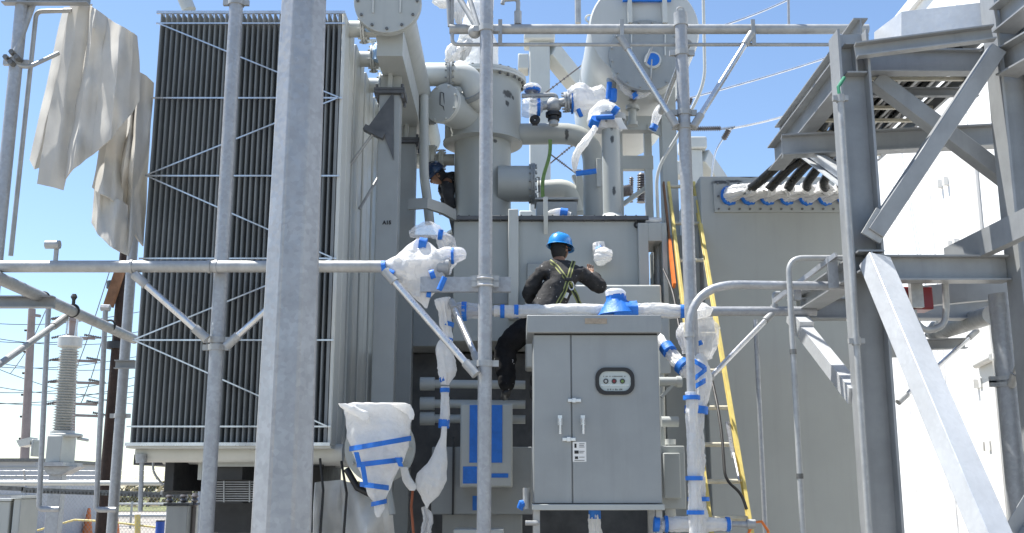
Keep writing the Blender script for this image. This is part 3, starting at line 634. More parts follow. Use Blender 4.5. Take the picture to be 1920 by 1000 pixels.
for lab, u, v, y_, r_ in (('round bolted valve disc left of the turret, above the bent worker', 800, 205, 12.9, 30), ('pale round valve disc just above the navy helmet', 802, 300, 13.2, 28)):
    t = T('valve_disc', lab, 'valve', W(u, v+r_, y_)); c = W(u, v, y_); b = B(); b.tube([c, c+Vector((.05,0,0))], RP(r_, v, y_), 28); b.tube([c+Vector((.054,0,0)), c+Vector((.1,0,0))], RP(r_, v, y_), 28); b.bolts(c+Vector((.05,0,0)), (1,0,0), RP(r_-4, v, y_), .015, .14, 10); t.part('disc', b, M['cab' if v < 250 else 'paint2'])
    b = B(); b.tube([c-Vector((.3,0,0)), W(u+50, v+12 if v < 250 else v, y_)], RP(18 if v < 250 else 11, v, y_), 20); t.part('pipe', b, M['paint2'])
    b = B(); b.flange(W(u+26, v, y_), (1,0,0), RP(20, v, y_), .03, 8); t.part('flange', b, M['paint2'])
# ---------------------------------------------------------------- fire-water pipe rack: poles
GP = 'galvanised posts of the pipe rack around the transformer'
def rack_pole(u, v, Y, z0, z1, r, label, clamps, extra=None):
    p = W(u, v, Y); t = T('rack_post', label, 'post', (p.x, Y, z0), GP)
    b = B(); b.tube([(p.x, Y, z0), (p.x, Y, z1)], r, 24); t.part('tube', b, M['galv'])
    for cv in clamps:
        k = B(); clamp(k, (p.x, Y, W(u, cv, Y).z), r+.012, .05); t.part('clamp', k, M['galv2'])
    return t, p
t, P2 = rack_pole(415, 500, 9.15, 0, 7.6, .062, 'galvanised rack post standing in front of the radiator, left of the thick pole', (6, 638, 652))
t, P3 = rack_pole(910, 500, 8.8, 0, 7.6, .058, 'galvanised rack post in front of the turret, right beside the worker', (55, 523, 533, 682))
t, P4 = rack_pole(1289, 400, 9.0, 0, W(1272, 28, 9.0).z, .055, 'galvanised rack post with a ring on its capped top, in front of the ladder', (100, 212, 238))
b = B(); q = Vector((P4.x, 9, W(1272, 26, 9.0).z)); b.ring(q+Vector((0,0,.035)), (0,1,0), .03, .009); b.tube([q-Vector((0,0,.12)), q+Vector((0,0,.004))], .064, 20); t.part('cap_ring', b, M['galv2'])
t, P1 = rack_pole(22, 200, 9.3, 0, 6.2, .058, 'galvanised rack post at the left edge with a drop cloth beside it', (118,))
t, P5 = rack_pole(236, 640, 12.5, 0, 4.6, .06, 'galvanised rack post behind the lower left radiator corner', (505, 780))
# horizontal pipes
t = T('fire_pipe', 'long horizontal pipe crossing in front of the radiators at mid height', 'pipe', W(360, 512, 9.0))
b = B(); y_ = 9.02; z_ = W(400, 500, y_).z; xL, xR = W(-60, 500, y_).x, W(842, 500, y_).x
b.tube([(xL, y_, z_), (xR, y_, z_)], .052, 22); t.part('tube', b, M['galv2'])
b = B()
for u in (393, 405, 247): b.tube([(W(u, 500, y_).x-.012, y_, z_), (W(u, 500, y_).x+.012, y_, z_)], .06, 18)
b.tube([(W(820, 500, y_).x, y_, z_), (W(842, 500, y_).x, y_, z_)], .075, 20); t.part('coupling', b, M['galv2'], sep=True)
b = B(); q = W(104, 490, y_); b.tube(fillet([(q.x, y_, z_), (q.x, y_, W(104, 458, y_).z), W(92, 458, y_-.03)], .05), .02, 10); b.tube([W(86, 459, y_-.03), W(112, 459, y_-.03)], .038, 12); s_ = t.part('nozzle', b, M['galv2'])
b = B(); b.tube([W(250, 515, 8.99), W(262, 525, 8.99)], .03, 10); t.part('hinge_lug', b, M['galv2'])
t = T('fire_pipe', 'horizontal pipe along the top right above the cable box, ending at the steel tower', 'pipe', W(1230, 62, 9.0))
z_ = W(1200, 55, 9.1).z; b = B(); b.tube([(W(843, 52, 9.1).x, 9.1, z_), (W(1628, 62, 9.1).x, 9.1, z_)], .045, 20); t.part('tube', b, M['galv2'])
b = B(); zz = W(1200, 84, 9.1).z; b.tube(fillet([W(848, 0, 9.1), (W(848, 70, 9.1).x, 9.1, zz), (W(1570, 90, 9.1).x, 9.1, zz)], .06), .017, 10)
for u in (938, 1165, 1282, 1410): b.box((W(u, 60, 9.1).x-.018, 9.04, zz-.03), (W(u, 60, 9.1).x+.018, 9.06, z_+.07))
t.part('sense_line', b, M['galv2'])
b = B(); b.tube(fillet([W(942, 8, 9.1), W(944, 0, 9.1), W(972, -2, 9.1), W(970, 48, 9.1)], .05), .02, 10); b.tube([W(971, 22, 9.1), W(971, 46, 9.1)], .034, 12); t.part('nozzle', b, M['galv2'])
b = B(); b.tube([W(845, -30, 9.05), W(898, 58, 8.85)], .026, 10); b.tube([W(872, -30, 9.0), W(897, 52, 8.85)], .022, 10); b.sphere(W(890, 60, 8.85), .06); b.tube([W(838, -40, 9.1), W(844, 50, 9.1)], .022, 10); t.part('strut', b, M['galv2'])
t = T('fire_pipe', 'mid-height horizontal pipe passing above the grey cabinet, bare on its right end', 'pipe', W(1200, 600, 9.9))
yp = 9.75; z_ = W(1200, 584, yp).z; b = B(); b.tube([(W(838, 584, yp).x, yp, z_), (W(1530, 584, yp).x, yp, z_)], .045, 20); t.part('tube', b, M['galv'])
b = B(); q = W(1452, 578, yp); b.tube(fillet([(q.x, yp, z_), (q.x, yp, z_+.17), (q.x+.06, yp, z_+.17)], .05), .02, 10); b.tube([(q.x, yp, z_), (q.x, yp, z_+.06)], .036, 12); t.part('nozzle', b, M['galv2'])
taped('plastic_wrap', 'white plastic sleeve wrapped along the pipe behind the grey cabinet', 'plastic wrap',
      [([(W(u, 584, yp).x, yp, z_+dz) for u, dz in ((926, 0), (960, 0), (1030, .0), (1100, .005), (1160, .0), (1230, .01), (1262, 0), (1286, 0))], [.052, .057, .063, .058, .062, .068, .06, .05], .012)],
      [((W(u, 584, yp).x-.02, yp, z_), (W(u, 584, yp).x+.02, yp, z_), .062) for u in (942, 968, 1279)])
taped('plastic_wrap', 'clear film wrapped round the left end of the middle pipe beside the rack post', 'plastic wrap',
      [([(W(u, 584, yp).x, yp, z_) for u in (846, 870, 900)], [.06, .075, .06], .02)], [((W(871, 584, yp).x-.025, yp, z_), (W(871, 584, yp).x+.02, yp, z_), .09)], 'clear')
t = T('taped_cone', 'blue-taped cone with a white top sitting on the wrapped pipe above the cabinet', 'cap', W(1155, 588, yp-.05))
b = B(); b.wrap([W(1157, 590, yp-.05), W(1156, 575, yp-.05), W(1155, 562, yp-.05), W(1154, 554, yp-.05)], [RP(36, 570, yp), RP(25, 570, yp), RP(18, 570, yp), RP(17.5, 570, yp)], .018); b.wrap([W(1150, 582, yp-.1), W(1195, 580, yp-.1)], .07, .015); t.part('tape', b, M['blue'])
b = B(); b.wrap([W(1154, 556, yp-.05), W(1154, 548, yp-.05), W(1154, 543, yp-.05)], [RP(17.5, 550, yp), RP(18, 550, yp), RP(13, 550, yp)], .012); t.part('plastic', b, M['plastic'])
# slanting pipe, left
t = T('fire_pipe', 'pipe slanting away from the left edge to the lower radiator corner', 'pipe', W(130, 600, 10.5))
a, c = Vector((-4.42, 8.0, 3.4)), Vector((-4.42, 12.4, 3.32)); b = B(); b.tube([a, c], .055, 20); t.part('tube', b, M['galv2'])
b = B()
for y_ in (9.9, 10.6, 11.6): b.ring((-4.42, y_, 3.36), (0,1,0), .06, .012)
t.part('clamp', b, M['dark'], sep=True)
b = B(); b.tube([(-4.42, 10.6, 3.4), (-4.42, 10.6, 3.47), (-4.42, 10.6, 3.5), (-4.42, 10.6, 3.53)], [.018,.018,.035,.02], 8); t.part('bolt_head', b, M['dark'])
b = B(); b.tube([W(-60, 725, 8.6), W(100, 612, 10.4)], .03, 12); b.tube([W(100, 612, 10.4), W(122, 596, 10.6)], .04, 10); t.part('strut', b, M['galv2'])
b = B(); b.chan(W(-30, 568, 9.8), W(104, 568, 9.8), .08, .11); one('strut_channel', b, M['beam'], 'short steel channel under the slanting pipe at the left edge', 'bracket')
# struts of the horizontal pipes: each a folding brace
def brace(label, a, c, r, e=.08):
    a, c = Vector(a), Vector(c); d = (c-a).normalized(); t = T('pipe_brace', label, 'brace', (a+c)/2 if a.z == c.z else (a if a.z < c.z else c), 'slanted braces of the pipe rack')
    b = B(); b.tube([a+d*e, c-d*e], r, 14); t.part('rod', b, M['alu'])
    b = B(); b.tube([a, a+d*(e+.06)], r*1.35, 12); b.tube([c-d*(e+.06), c], r*1.35, 12); t.part('end_fitting', b, M['galv2'], sep=True)
brace('brace from the long pipe down to the post before the radiator, left side', W(252, 515, 8.98), W(388, 636, 9.05), .03)
brace('brace rising right from the post before the radiator, ends behind the thick pole', W(424, 650, 9.05), W(545, 540, 8.98), .03)
brace('long brace from the bagged pipe end down to the middle post', W(722, 508, 8.95), W(893, 703, 8.72), .03)
brace('short brace from the film sleeve down to the middle post', W(846, 566, 9.6), W(898, 682, 8.86), .026)
brace('brace from the top right pipe down to the ringed post, left side', W(1163, 70, 9.05), W(1268, 236, 8.95), .026)
brace('brace from the top right pipe down to the ringed post, right side', W(1410, 62, 9.05), W(1300, 238, 8.95), .026)
brace('inner brace crossing behind the ringed post below the conservator', W(1290, 80, 9.2), W(1240, 210, 10.4), .026)
brace('brace from the bare pipe end down to the wrapped post bottom', W(1448, 588, 9.74), W(1318, 722, 9.1), .024)
# bracket plate on the middle post
t = T('bracket_channel', 'horizontal steel channel U-bolted across the middle post', 'bracket', W(870, 546, 8.75))
b = B(); b.chan(W(788, 533, 8.9), W(958, 533, 8.9), .06, RP(28, 533, 8.9), flip=-1); t.part('channel', b, M['galv'])
b = B()
for v in (523, 536):
    c = Vector((P3.x, 8.8, W(911, v, 8.8).z)); b.tube([c+Vector((math.cos(a)*.068, math.sin(a)*-.07, 0)) for a in [math.pi*i/12 for i in range(13)]], .009, 8)
t.part('u_bolt', b, M['alu'])
# bags at the pipe end
t = taped('plastic_cover', 'large white plastic tent taped over the bagged end of the long pipe', 'plastic cover',
      [
       ([W(820, 492, 9.05), W(838, 480, 9.05), W(850, 480, 9.05), W(862, 478, 9.05), W(874, 480, 9.05)], [.09, .08, .06, .055, .02], .02)],
      [(W(716, 503, 9.0), W(724, 502, 9.0), .062), (W(726, 512, 8.95), W(738, 516, 8.95), .04), (W(786, 456, 9.0), W(800, 458, 9.0), .05), (W(846, 480, 9.03), W(851, 480, 9.03), .07), (W(834, 520, 8.82), W(823, 544, 8.82), .022), (W(806, 516, 8.9), W(815, 513, 8.9), .04), (W(800, 552, 8.95), W(808, 553, 8.95), .025)], 'film',
      sacks=[([(448, 781, 789), (456, 773, 802), (468, 757, 820), (480, 742, 836), (491, 724, 846), (503, 717, 842), (513, 722, 836), (530, 745, 828), (545, 764, 818), (558, 778, 808), (570, 791, 803), (578, 797, 801)], 9.02, .34, .05)])
taped('plastic_cover', 'clear plastic bag with a blue tie behind the white tent', 'plastic cover',
      [([W(768, 440, 10), W(785, 436, 10), W(805, 432, 10), W(825, 442, 10)], [.02, .06, .07, .05], .03), ([W(825, 440, 10), W(838, 460, 10), W(842, 490, 10), W(838, 515, 10)], [.05, .08, .07, .03], .03)], [(W(822, 440, 9.95), W(830, 441, 9.95), .05)], 'clear')
taped('plastic_cover', 'clear plastic tube bound with blue tape running down from the pipe end', 'plastic cover',
      [([W(830, 560, 9.6), W(836, 600, 9.6), W(840, 630, 9.6), W(834, 655, 9.6), W(838, 690, 9.6), W(836, 722, 9.6)], [.06, .05, .035, .07, .085, .035], .02)],
      [(W(842, 604, 9.6), W(840, 612, 9.6), .05), (W(839, 634, 9.6), W(838, 640, 9.6), .05), (W(833, 706, 9.6), W(836, 714, 9.6), .05), (W(834, 728, 9.6), W(834, 736, 9.6), .042)])
t = taped('plastic_cover', 'grey-white plastic sleeve widening into a sagging bag beside the tape-marked panel', 'plastic cover',
      [([W(834, 725, 9.6), W(834, 760, 9.6), W(833, 800, 9.6)], [.035, .036, .04], .014)],
      [(W(833, 787, 9.6), W(832, 803, 9.6), .048)],
      sacks=[([(800, 828, 838), (820, 826, 838), (850, 813, 838), (870, 800, 838), (888, 783, 838), (900, 778, 837), (915, 779, 832), (930, 789, 822), (945, 796, 806), (953, 799, 802)], 9.55, .5, .035), ([(876, 750, 764), (890, 752, 768), (902, 755, 775), (912, 761, 782), (920, 768, 778)], 9.5, .4, .02)])
# valve with the big taped bag
t = T('valve_flange', 'large round bolted flange half hidden by the blue-taped bag', 'valve', W(712, 905, 9.6)); c = W(712, 840, 9.6); r_ = RP(66, 840, 9.6)
b = B(); b.tube([c, c+Vector((0,.035,0))], r_, 48); b.tube([c+Vector((0,.04,0)), c+Vector((0,.075,0))], r_, 48); b.bolts(c+Vector((0,.035,0)), (0,1,0), r_*.87, .016, .14, 12); t.part('disc', b, M['paint'])
b = B(); b.tube([c+Vector((0,.07,0)), c+Vector((0,1.2,0))], r_*.62, 28); b.tube([c+Vector((.06,-.0,-.2)), W(736, 965, 9.55)], .03, 10); t.part('pipe', b, M['cab'])
t = taped('plastic_bag', 'white plastic bag tapering downward, bound with blue tape stripes, below column A15', 'plastic bag',
      [], [],
      sacks=[([(757, 655, 762), (760, 645, 771), (770, 645, 774), (790, 648, 771), (820, 651, 769), (845, 658, 764), (870, 669, 755), (885, 675, 745), (905, 682, 735), (930, 690, 725), (941, 700, 719), (950, 701, 722), (962, 702, 717), (970, 706, 713)], 9.3, .42, .035),
             ([(757, 634, 648), (763, 638, 668), (772, 650, 690), (782, 672, 694), (788, 680, 690)], 9.14, .25, .02), ([(759, 735, 770), (768, 748, 775), (778, 764, 777), (787, 768, 775)], 9.16, .25, .02)])
def tapeline(t, pts, w_, th=.012):
    b = B(); P = [Vector(p) for p in pts]
    b.grid([[p + Vector((0,0,s*w_/2)) for p in P] for s in (-1, 0, 1)], th); return t.part('tape', b, M['blue'])
def bow(a, c, Y, bulge, n=9):
    out = []
    for i in range(n):
        k = i/(n-1); out.append(W(a[0]+(c[0]-a[0])*k, a[1]+(c[1]-a[1])*k, Y-bulge*math.sin(math.pi*k)))
    return out
tapeline(t, bow((656, 842), (770, 822), 9.27, .24), .042)
tapeline(t, bow((670, 872), (754, 862), 9.27, .21), .042)
tapeline(t, bow((676, 908), (728, 915), 9.26, .165), .042)
tapeline(t, bow((697, 946), (724, 940), 9.26, .1), .036)
for a, c in (((668, 848), (674, 872)), ((680, 872), (686, 910)), ((745, 858), (752, 875))):
    b = B(); P = [W(a[0]+(c[0]-a[0])*k/4, a[1]+(c[1]-a[1])*k/4, 9.06 if a[0] < 700 else 9.12) for k in range(5)]; b.grid([[p + Vector((s*.02,0,0)) for p in P] for s in (-1, 0, 1)], .012); t.part('tape', b, M['blue'])
b = B(); b.tube([W(774, 918, 9.7), W(771, 950, 9.7), W(776, 1010, 9.7), W(778, 1060, 9.7)], .012, 8); one('orange_cable', b, M['rust'], 'rust-orange cable hanging below the sagging bag', 'cable')
taped('plastic_cover', 'shiny scrap of silver film hanging under the sagging bag', 'plastic cover', [([W(795, 950, 9.6), W(802, 972, 9.6), W(798, 1000, 9.6), W(806, 1030, 9.6)], [.02, .045, .04, .02], .03)], [], 'clear')
taped('plastic_cover', 'white plastic knot tied on the tank wall right of the blue helmet', 'plastic cover',
      [([W(1122, 455, 11.9), W(1124, 470, 11.9), W(1126, 488, 11.9), W(1126, 498, 11.9)], [.05, .075, .07, .03], .02), ([W(1124, 482, 11.8), W(1135, 480, 11.75), W(1143, 485, 11.8)], [.08, .085, .04], .03)], [(W(1120, 472, 11.82), W(1130, 467, 11.8), .05)])
# ---------------------------------------------------------------- grey control cabinet
KY = 8.9
x0, x1 = W(1000, 700, KY).x, W(1236, 700, KY).x; zb, zt = W(1100, 945, KY).z, W(1100, 627, KY).z; ztop = W(1100, 591, KY-.06).z
t = T('control_cabinet', 'two-door grey control cabinet with oval window, standing nearest below the worker', 'cabinet', ((x0+x1)/2, KY+.3, zb-.06))
b = B(); b.box((x0, KY+.022, zb), (x1, KY+.62, zt+.05)); t.part('body', b, M['cab'], bevel=.006)
xs = W(1071, 700, KY).x
b = B(); b.box((x0+.004, KY, zb+.004), (xs-.005, KY+.02, zt-.006)); d1 = t.part('door', b, M['cab'], bevel=.005)
b = B(); b.box((xs+.005, KY, zb+.004), (x1-.004, KY+.02, zt-.006)); d2 = t.part('door', b, M['cab'], bevel=.005)
b = B(); hx0, hx1 = W(988, 600, KY-.06).x, W(1240, 600, KY-.06).x
b.box((hx0, KY-.06, zt+.006), (hx1, KY+.66, ztop)); hd = t.part('hood', b, M['cab'], bevel=.006)
b = B(); b.box((x0+.01, KY-.002, zt-.004), (x1-.01, KY+.02, zt+.012)); t.part('gasket', b, M['black'])
b = B(); b.box((x0-.01, KY-.035, zb-.05), (x1+.01, KY+.62, zb-.003)); t.part('base_rail', b, M['paint'], bevel=.005)
b = B(); p0, p1 = W(1097, 607, KY-.065), W(1138, 597, KY-.065); b.box((p0.x, KY-.066, p0.z), (p1.x, KY-.058, p1.z)); t.part('nameplate', b, M['plate'], hd)
def rrect(cx, cz, hw, hh, r, n=8):
    o = []
    for sx, sz, a0 in ((1,1,0), (-1,1,90), (-1,-1,180), (1,-1,270)):
        for i in range(n+1):
            a = R_(a0+90*i/n); o.append((cx+sx*(hw-r)+r*math.cos(a), cz+sz*(hh-r)+r*math.sin(a)))
    return o
wc = W(1153, 715, KY-.01); hw, hh = RP(36.5, 715, KY), RP(25.5, 715, KY)
o1, o2 = rrect(wc.x, wc.z, hw, hh, hh*.75), rrect(wc.x, wc.z, hw-.03, hh-.03, hh*.6)
n_ = len(o1); b = B(); vs = [(x, KY-.02, z) for x, z in o1]+[(x, KY-.02, z) for x, z in o2]+[(x, KY-.001, z) for x, z in o1]+[(x, KY-.001, z) for x, z in o2]
b.add(vs, [[i, (i+1)%n_, n_+(i+1)%n_, n_+i] for i in range(n_)]+[[i, 2*n_+i, 2*n_+(i+1)%n_, (i+1)%n_] for i in range(n_)]+[[n_+i, n_+(i+1)%n_, 3*n_+(i+1)%n_, 3*n_+i] for i in range(n_)])
wf = t.part('window_seal', b, M['black'], d2)
b = B(); b.poly([(x, KY-.003, z) for x, z in o2], (0,-.004,0)); t.part('window', b, M['glass'], d2)
b = B()
for i, u in enumerate((1136, 1151.5, 1167)):
    c = W(u, 715, KY-.008); b.tube([c+Vector((0,.002,0)), c-Vector((0,.008,0))], .021, 18)
t.part('lamp_bezel', b, M['dark'], d2, sep=True)
for u, mm in ((1136, 'paint'), (1151.5, 'red'), (1167, 'green')):
    c = W(u, 715, KY-.02); b = B(); b.tube([c+Vector((0,.008,0)), c], .012, 14); t.part('lamp', b, M[mm], d2)
b = B()
random.seed(3)
for zz, ua, ub, hgt in ((706, 1131, 1172, .009), (730.5, 1139, 1166, .014)):
    u = ua
    while u < ub:
        l_ = random.uniform(1.5, 3.2)
        if random.random() > .18: p_ = W(u, zz, KY-.009); b.box((p_.x, KY-.0095, p_.z-hgt*random.uniform(.35,.5)), (p_.x+RP(l_*.75, 715, KY), KY-.0072, p_.z+hgt*random.uniform(.3,.5)))
        u += l_
t.part('faded_lettering', b, M['bolt'], d2)
b = B(); pz = W(1153, 722, KY-.009); b.box((wc.x-hw+.045, KY-.0105, pz.z-.004), (wc.x+hw-.045, KY-.0072, pz.z+.002)); t.part('window_bar', b, M['alu'], d2)
def handle(u, v, door):
    c = W(u, v, KY-.01); b = B(); b.box((c.x-.018, KY-.012, c.z-.01), (c.x+.018, KY-.001, c.z+.07)); b.tube([c+Vector((0,0,.04)), c+Vector((0,-.05,.04))], .014, 12); b.tube([c+Vector((0,-.045,.045)), c+Vector((0,-.05,-.02)), c+Vector((0,-.045,-.085))], [.014,.01,.012], 10); t.part('handle', b, M['alu'], door)
handle(1050, 795, d1); handle(1093, 795, d2)
for u, v in ((1077, 751), (1067, 824)):
    c = W(u, v, KY-.01); b = B(); b.box((c.x-.055, KY-.016, c.z-.014), (c.x+.055, KY-.001, c.z+.014)); b.box((c.x-.02, KY-.03, c.z-.02), (c.x+.012, KY-.016, c.z+.02)); t.part('latch', b, M['alu'], bevel=.003)
p0, p1 = W(1074, 866, KY), W(1099, 829, KY); b = B(); b.box((p0.x, KY-.003, p0.z), (p1.x, KY-.0005, p1.z)); st = t.part('sticker', b, M['paper'], d2)
b = B()
for du, dv, ww, hh_ in ((3,3,4,8), (12,3,10,1), (12,6,9,1), (12,9,10,1), (3,16,8,6), (4,27,6,5), (12,17,10,1), (12,20,8,1), (12,28,10,1), (3,34,19,1)):
    a = W(1074+du, 829+dv, KY-.003); c = W(1074+du+ww, 829+dv+hh_, KY-.003); b.box((a.x, KY-.0045, a.z), (c.x, KY-.0034, c.z))
t.part('print', b, M['ink'], st)
# cabinet feet rails / bracket under left corner
b = B(); b.box((x0+.0, KY+.05, zb-.3), (x0+.05, KY+.1, zb-.052)); b.box((x1-.05, KY+.05, zb-.9), (x1, KY+.1, zb-.052)); b.box((x0+.0, KY+.5, 0.25), (x0+.06, KY+.56, zb-.052)); b.box((x1-.06, KY+.5, .25), (x1, KY+.56, zb-.052)); t.part('leg', b, M['galv2'], sep=True)
b = B(); c = W(994, 980, KY); b.tube([c, W(1012, 981, KY)], .012, 8); b.tube([W(985, 981, KY), W(1006, 981, KY)], .02, 8); b.tube([W(987, 915, KY+.2), W(987, 955, KY+.2)], .03, 10); t.part('bolt_bracket', b, M['galv2'], sep=True)
taped('tape_wad', 'small wad of blue tape on the bolt left of the cabinet base', 'tape', [], [(W(976, 955, 9.0), W(984, 945, 9.0), .03)]) if 0 else None
b = B(); b.wrap([W(974, 955, 9.1), W(980, 946, 9.1), W(986, 944, 9.1)], [.02, .035, .015], .015); one('tape_wad', b, M['blue'], 'small wad of blue tape beside the lower left corner of the grey cabinet', 'tape')
# ---------------------------------------------------------------- panel with blue tape, worker stands on it
PY = 10.4
a, c = W(862, 914, PY), W(961, 757, PY)
t = T('instrument_panel', 'grey wall box covered with blue tape rectangles behind the middle post', 'panel', ((a.x+c.x)/2, PY+.3, a.z))
b = B(); b.box((a.x, PY, a.z), (c.x, PY+.62, c.z)); t.part('box', b, M['paint'], bevel=.012)
b = B(); b.box((a.x+.012, PY-.014, a.z+.012), (c.x-.012, PY-.002, c.z-.012)); t.part('door', b, M['paint'], bevel=.005)
for u0, v0, u1, v1 in ((880, 760, 942, 868), (868, 875, 897, 907), (905, 888, 953, 896)):
    p0, p1 = W(u0, v1, PY), W(u1, v0, PY); b = B(); b.box((p0.x, PY-.022, p0.z), (p1.x, PY-.016, p1.z)); t.part('blue_tape', b, M['blue'])
LY = 10.9
a, c = W(808, 965, LY), W(998, 838, LY); t = T('lower_tank_box', 'dark grey box under the taped panel with a strip of blue tape', 'box', ((a.x+c.x)/2, LY+.4, .25))
b = B(); b.box((a.x, LY, a.z), (c.x, LY+.9, c.z)); b.box((a.x+.1, LY+.2, .25), (c.x-.1, LY+.9, a.z)); t.part('body', b, M['cab'], bevel=.01)
p0, p1 = W(886, 957, LY), W(898, 930, LY); b = B(); b.box((p0.x, LY-.012, p0.z), (p1.x, LY-.002, p1.z)); t.part('blue_tape', b, M['blue'])
b = B(); x = W(848, 900, LY).x; b.box((x, LY-.03, a.z), (x+.02, LY-.002, c.z+.1)); t.part('edge_strip', b, M['dark'])
b = B(); b.box(W(850, 1010, 9.9), W(945, 990, 10.3)); one('junction_box', b, M['paint'], 'low grey box lid at the bottom edge below the taped panel', 'box', bevel=.01)
b = B(); b.box(W(1240, 955, 9.9), W(1268, 840, 10.4)); b.box(W(1246, 935, 9.8), W(1272, 850, 9.895)); one('small_box', b, M['paint'], 'narrow grey box right beside the cabinet near its base', 'box', bevel=.01)
t = T('flank_fittings', 'stubby grey pipe fittings sticking out right of the grey cabinet', 'pipe', W(1255, 830, 10.2))
b = B(); b.tube([W(1236, 716, 10.2), W(1268, 716, 10.2)], .045, 12); b.tube([W(1268, 716, 10.2), W(1278, 716, 10.2)], .055, 12); b.bar(W(1240, 745, 10.2), W(1262, 722, 10.2), .05, .03); t.part('upper_stub', b, M['paint'])
b = B(); b.tube([W(1240, 791, 10.2), W(1272, 791, 10.2)], .05, 14); t.part('lower_stub', b, M['paint'])
b = B(); b.tube([W(1238, 640, 10.4), W(1242, 840, 10.4)], .035, 10); b.box(W(1238, 700, 10.35), W(1250, 600, 10.45)); t.part('upright', b, M['paint'])
b = B(); b.tube([W(1258, 980, 10), W(1256, 940, 10)], .05, 14); b.tube([W(1257, 834, 10), W(1257, 824, 10)], .05, 12); t.part('foot_stub', b, M['paint2'])
taped('plastic_cover', 'blue-topped wrapped pipe stub under the grey cabinet', 'plastic cover', [([W(1115, 965, 9.2), W(1115, 990, 9.2), W(1117, 1020, 9.2)], [.045, .05, .06], .015)], [(W(1115, 957, 9.2), W(1115, 973, 9.2), .05)])
# ---------------------------------------------------------------- handrail and wrapped posts right of the cabinet
t = T('handrail', 'curved galvanised handrail beside the ladder, its upright wrapped low down', 'handrail', (W(1292, 700, 8.6).x, 8.6, 0))
hx = W(1293, 640, 8.6).x; b = B(); b.tube(fillet([(hx, 8.6, 0), (hx, 8.6, W(1290, 533, 8.6).z), (W(1600, 538, 8.6).x, 8.6, W(1600, 537, 8.6).z)], .42, 10), .036, 18); t.part('rail', b, M['galv'])
b = B(); b.tube([(hx, 8.6, W(1293, 628, 8.6).z-.02), (hx, 8.6, W(1293, 628, 8.6).z+.02)], .043, 16); t.part('sleeve', b, M['galv2'])
def zc_(v, Y): return W(1300, v, Y).z
taped('plastic_wrap', 'white plastic sleeve with blue bands around the handrail upright', 'plastic wrap',
      [([(hx, 8.6, zc_(v, 8.6)) for v in (735, 780, 840, 890, 930, 960, 1000, 1060)], [.042, .046, .044, .046, .05, .054, .05, .054], .012)],
      [((hx, 8.6, zc_(v-4, 8.6)), (hx, 8.6, zc_(v+4, 8.6)), .068) for v in (746, 897, 961)])
px4 = P4.x
taped('plastic_wrap', 'white plastic sleeve spiralled with blue tape around the ringed post bottom', 'plastic wrap',
      [([(px4+dx, 9.0, zc_(v, 9)) for v, dx in ((665, .03), (690, .05), (715, .06), (740, .05), (765, .02), (790, .01), (850, .01), (930, .01), (1000, .02), (1060, .02))], [.058, .085, .085, .085, .066, .06, .06, .062, .062, .062], .02)],
      [((px4+.02, 9, zc_(762, 9)), (px4+.015, 9, zc_(776, 9)), .098), ((px4+.01, 9, zc_(932, 9)), (px4+.01, 9, zc_(940, 9)), .09)])
t_ = T('tape_spiral', 'blue tape stripes slanting over the knotted sleeve on the ringed post', 'tape', W(1315, 730, 8.85))
for a, c in (((1300, 676), (1322, 690)), ((1300, 712), (1324, 692)), ((1302, 726), (1322, 714))): tapeline(t_, bow(a, c, 8.9, .05), .04)
taped('plastic_wrap', 'crumpled white plastic around the pipe joint under the handrail bend', 'plastic wrap',
      [([W(1308, 570, 9.3), W(1312, 585, 9.3), W(1315, 596, 9.3)], [.04, .1, .06], .03)], [(W(1300, 607, 9.1), W(1301, 616, 9.1), .03)])
taped('plastic_cover', 'hanging clear plastic bag between the ladder and the ringed post', 'plastic cover',
      [([W(1316, 596, 9.4), W(1318, 620, 9.4), W(1316, 650, 9.4), W(1322, 676, 9.4)], [.08, .14, .13, .05], .04, .5, 5), ([W(1284, 606, 9.4), W(1285, 630, 9.4), W(1290, 662, 9.4)], [.03, .07, .04], .02)], [(W(1309, 640, 9.2), W(1312, 648, 9.2), .03)], 'clear')
taped('plastic_wrap', 'white wrapped diagonal pipe with blue bands right of the cabinet top', 'plastic wrap',
      [([W(1234, 630, 9.6), W(1246, 648, 9.5), W(1262, 668, 9.4), W(1278, 684, 9.3), W(1290, 700, 9.2)], [.03, .045, .055, .06, .05], .018)], [(W(1248, 650, 9.45), W(1256, 660, 9.4), .065), (W(1276, 684, 9.25), W(1284, 690, 9.22), .075)])
taped('plastic_wrap', 'low wrapped horizontal pipe with blue bands at the ladder foot', 'plastic wrap',
      [([W(1230, 983, 9.0), W(1260, 983, 9.0), W(1310, 984, 9.0), W(1370, 983, 9.0)], [.04, .06, .055, .045], .016)], [(W(1226, 983, 8.97), W(1236, 984, 8.97), .06), (W(1246, 983, 8.97), W(1252, 983, 8.97), .066), (W(1361, 983, 9), W(1368, 983, 9), .058)])
t = T('fire_pipe', 'low bare horizontal pipe end at the ladder foot', 'pipe', W(1400, 985, 9.0)); b = B(); b.tube([W(1366, 983, 9.0), W(1412, 984, 9.0)], .025, 12); t.part('tube', b, M['galv'])
b = B(); b.tube([W(1400, 983, 9.0), W(1416, 983, 9.0)], .04, 12); t.part('coupling', b, M['galv2'])
b = B(); b.tube([W(1400, 1010, 9.1), W(1412, 980, 9.1), W(1428, 978, 9.1), W(1440, 995, 9.1), W(1444, 1030, 9.1)], .012, 8); one('orange_cable', b, M['orange'], 'orange cord looping at the bottom beside the ladder foot', 'cable')
b = B(); p0 = W(1421, 700, 9.7); b.tube([(p0.x, 9.7, 0), (p0.x, 9.7, W(1421, 600, 9.7).z)], .022, 12); one('rail_post', b, M['galv'], 'slim upright post under the bare pipe right of the ladder', 'post')
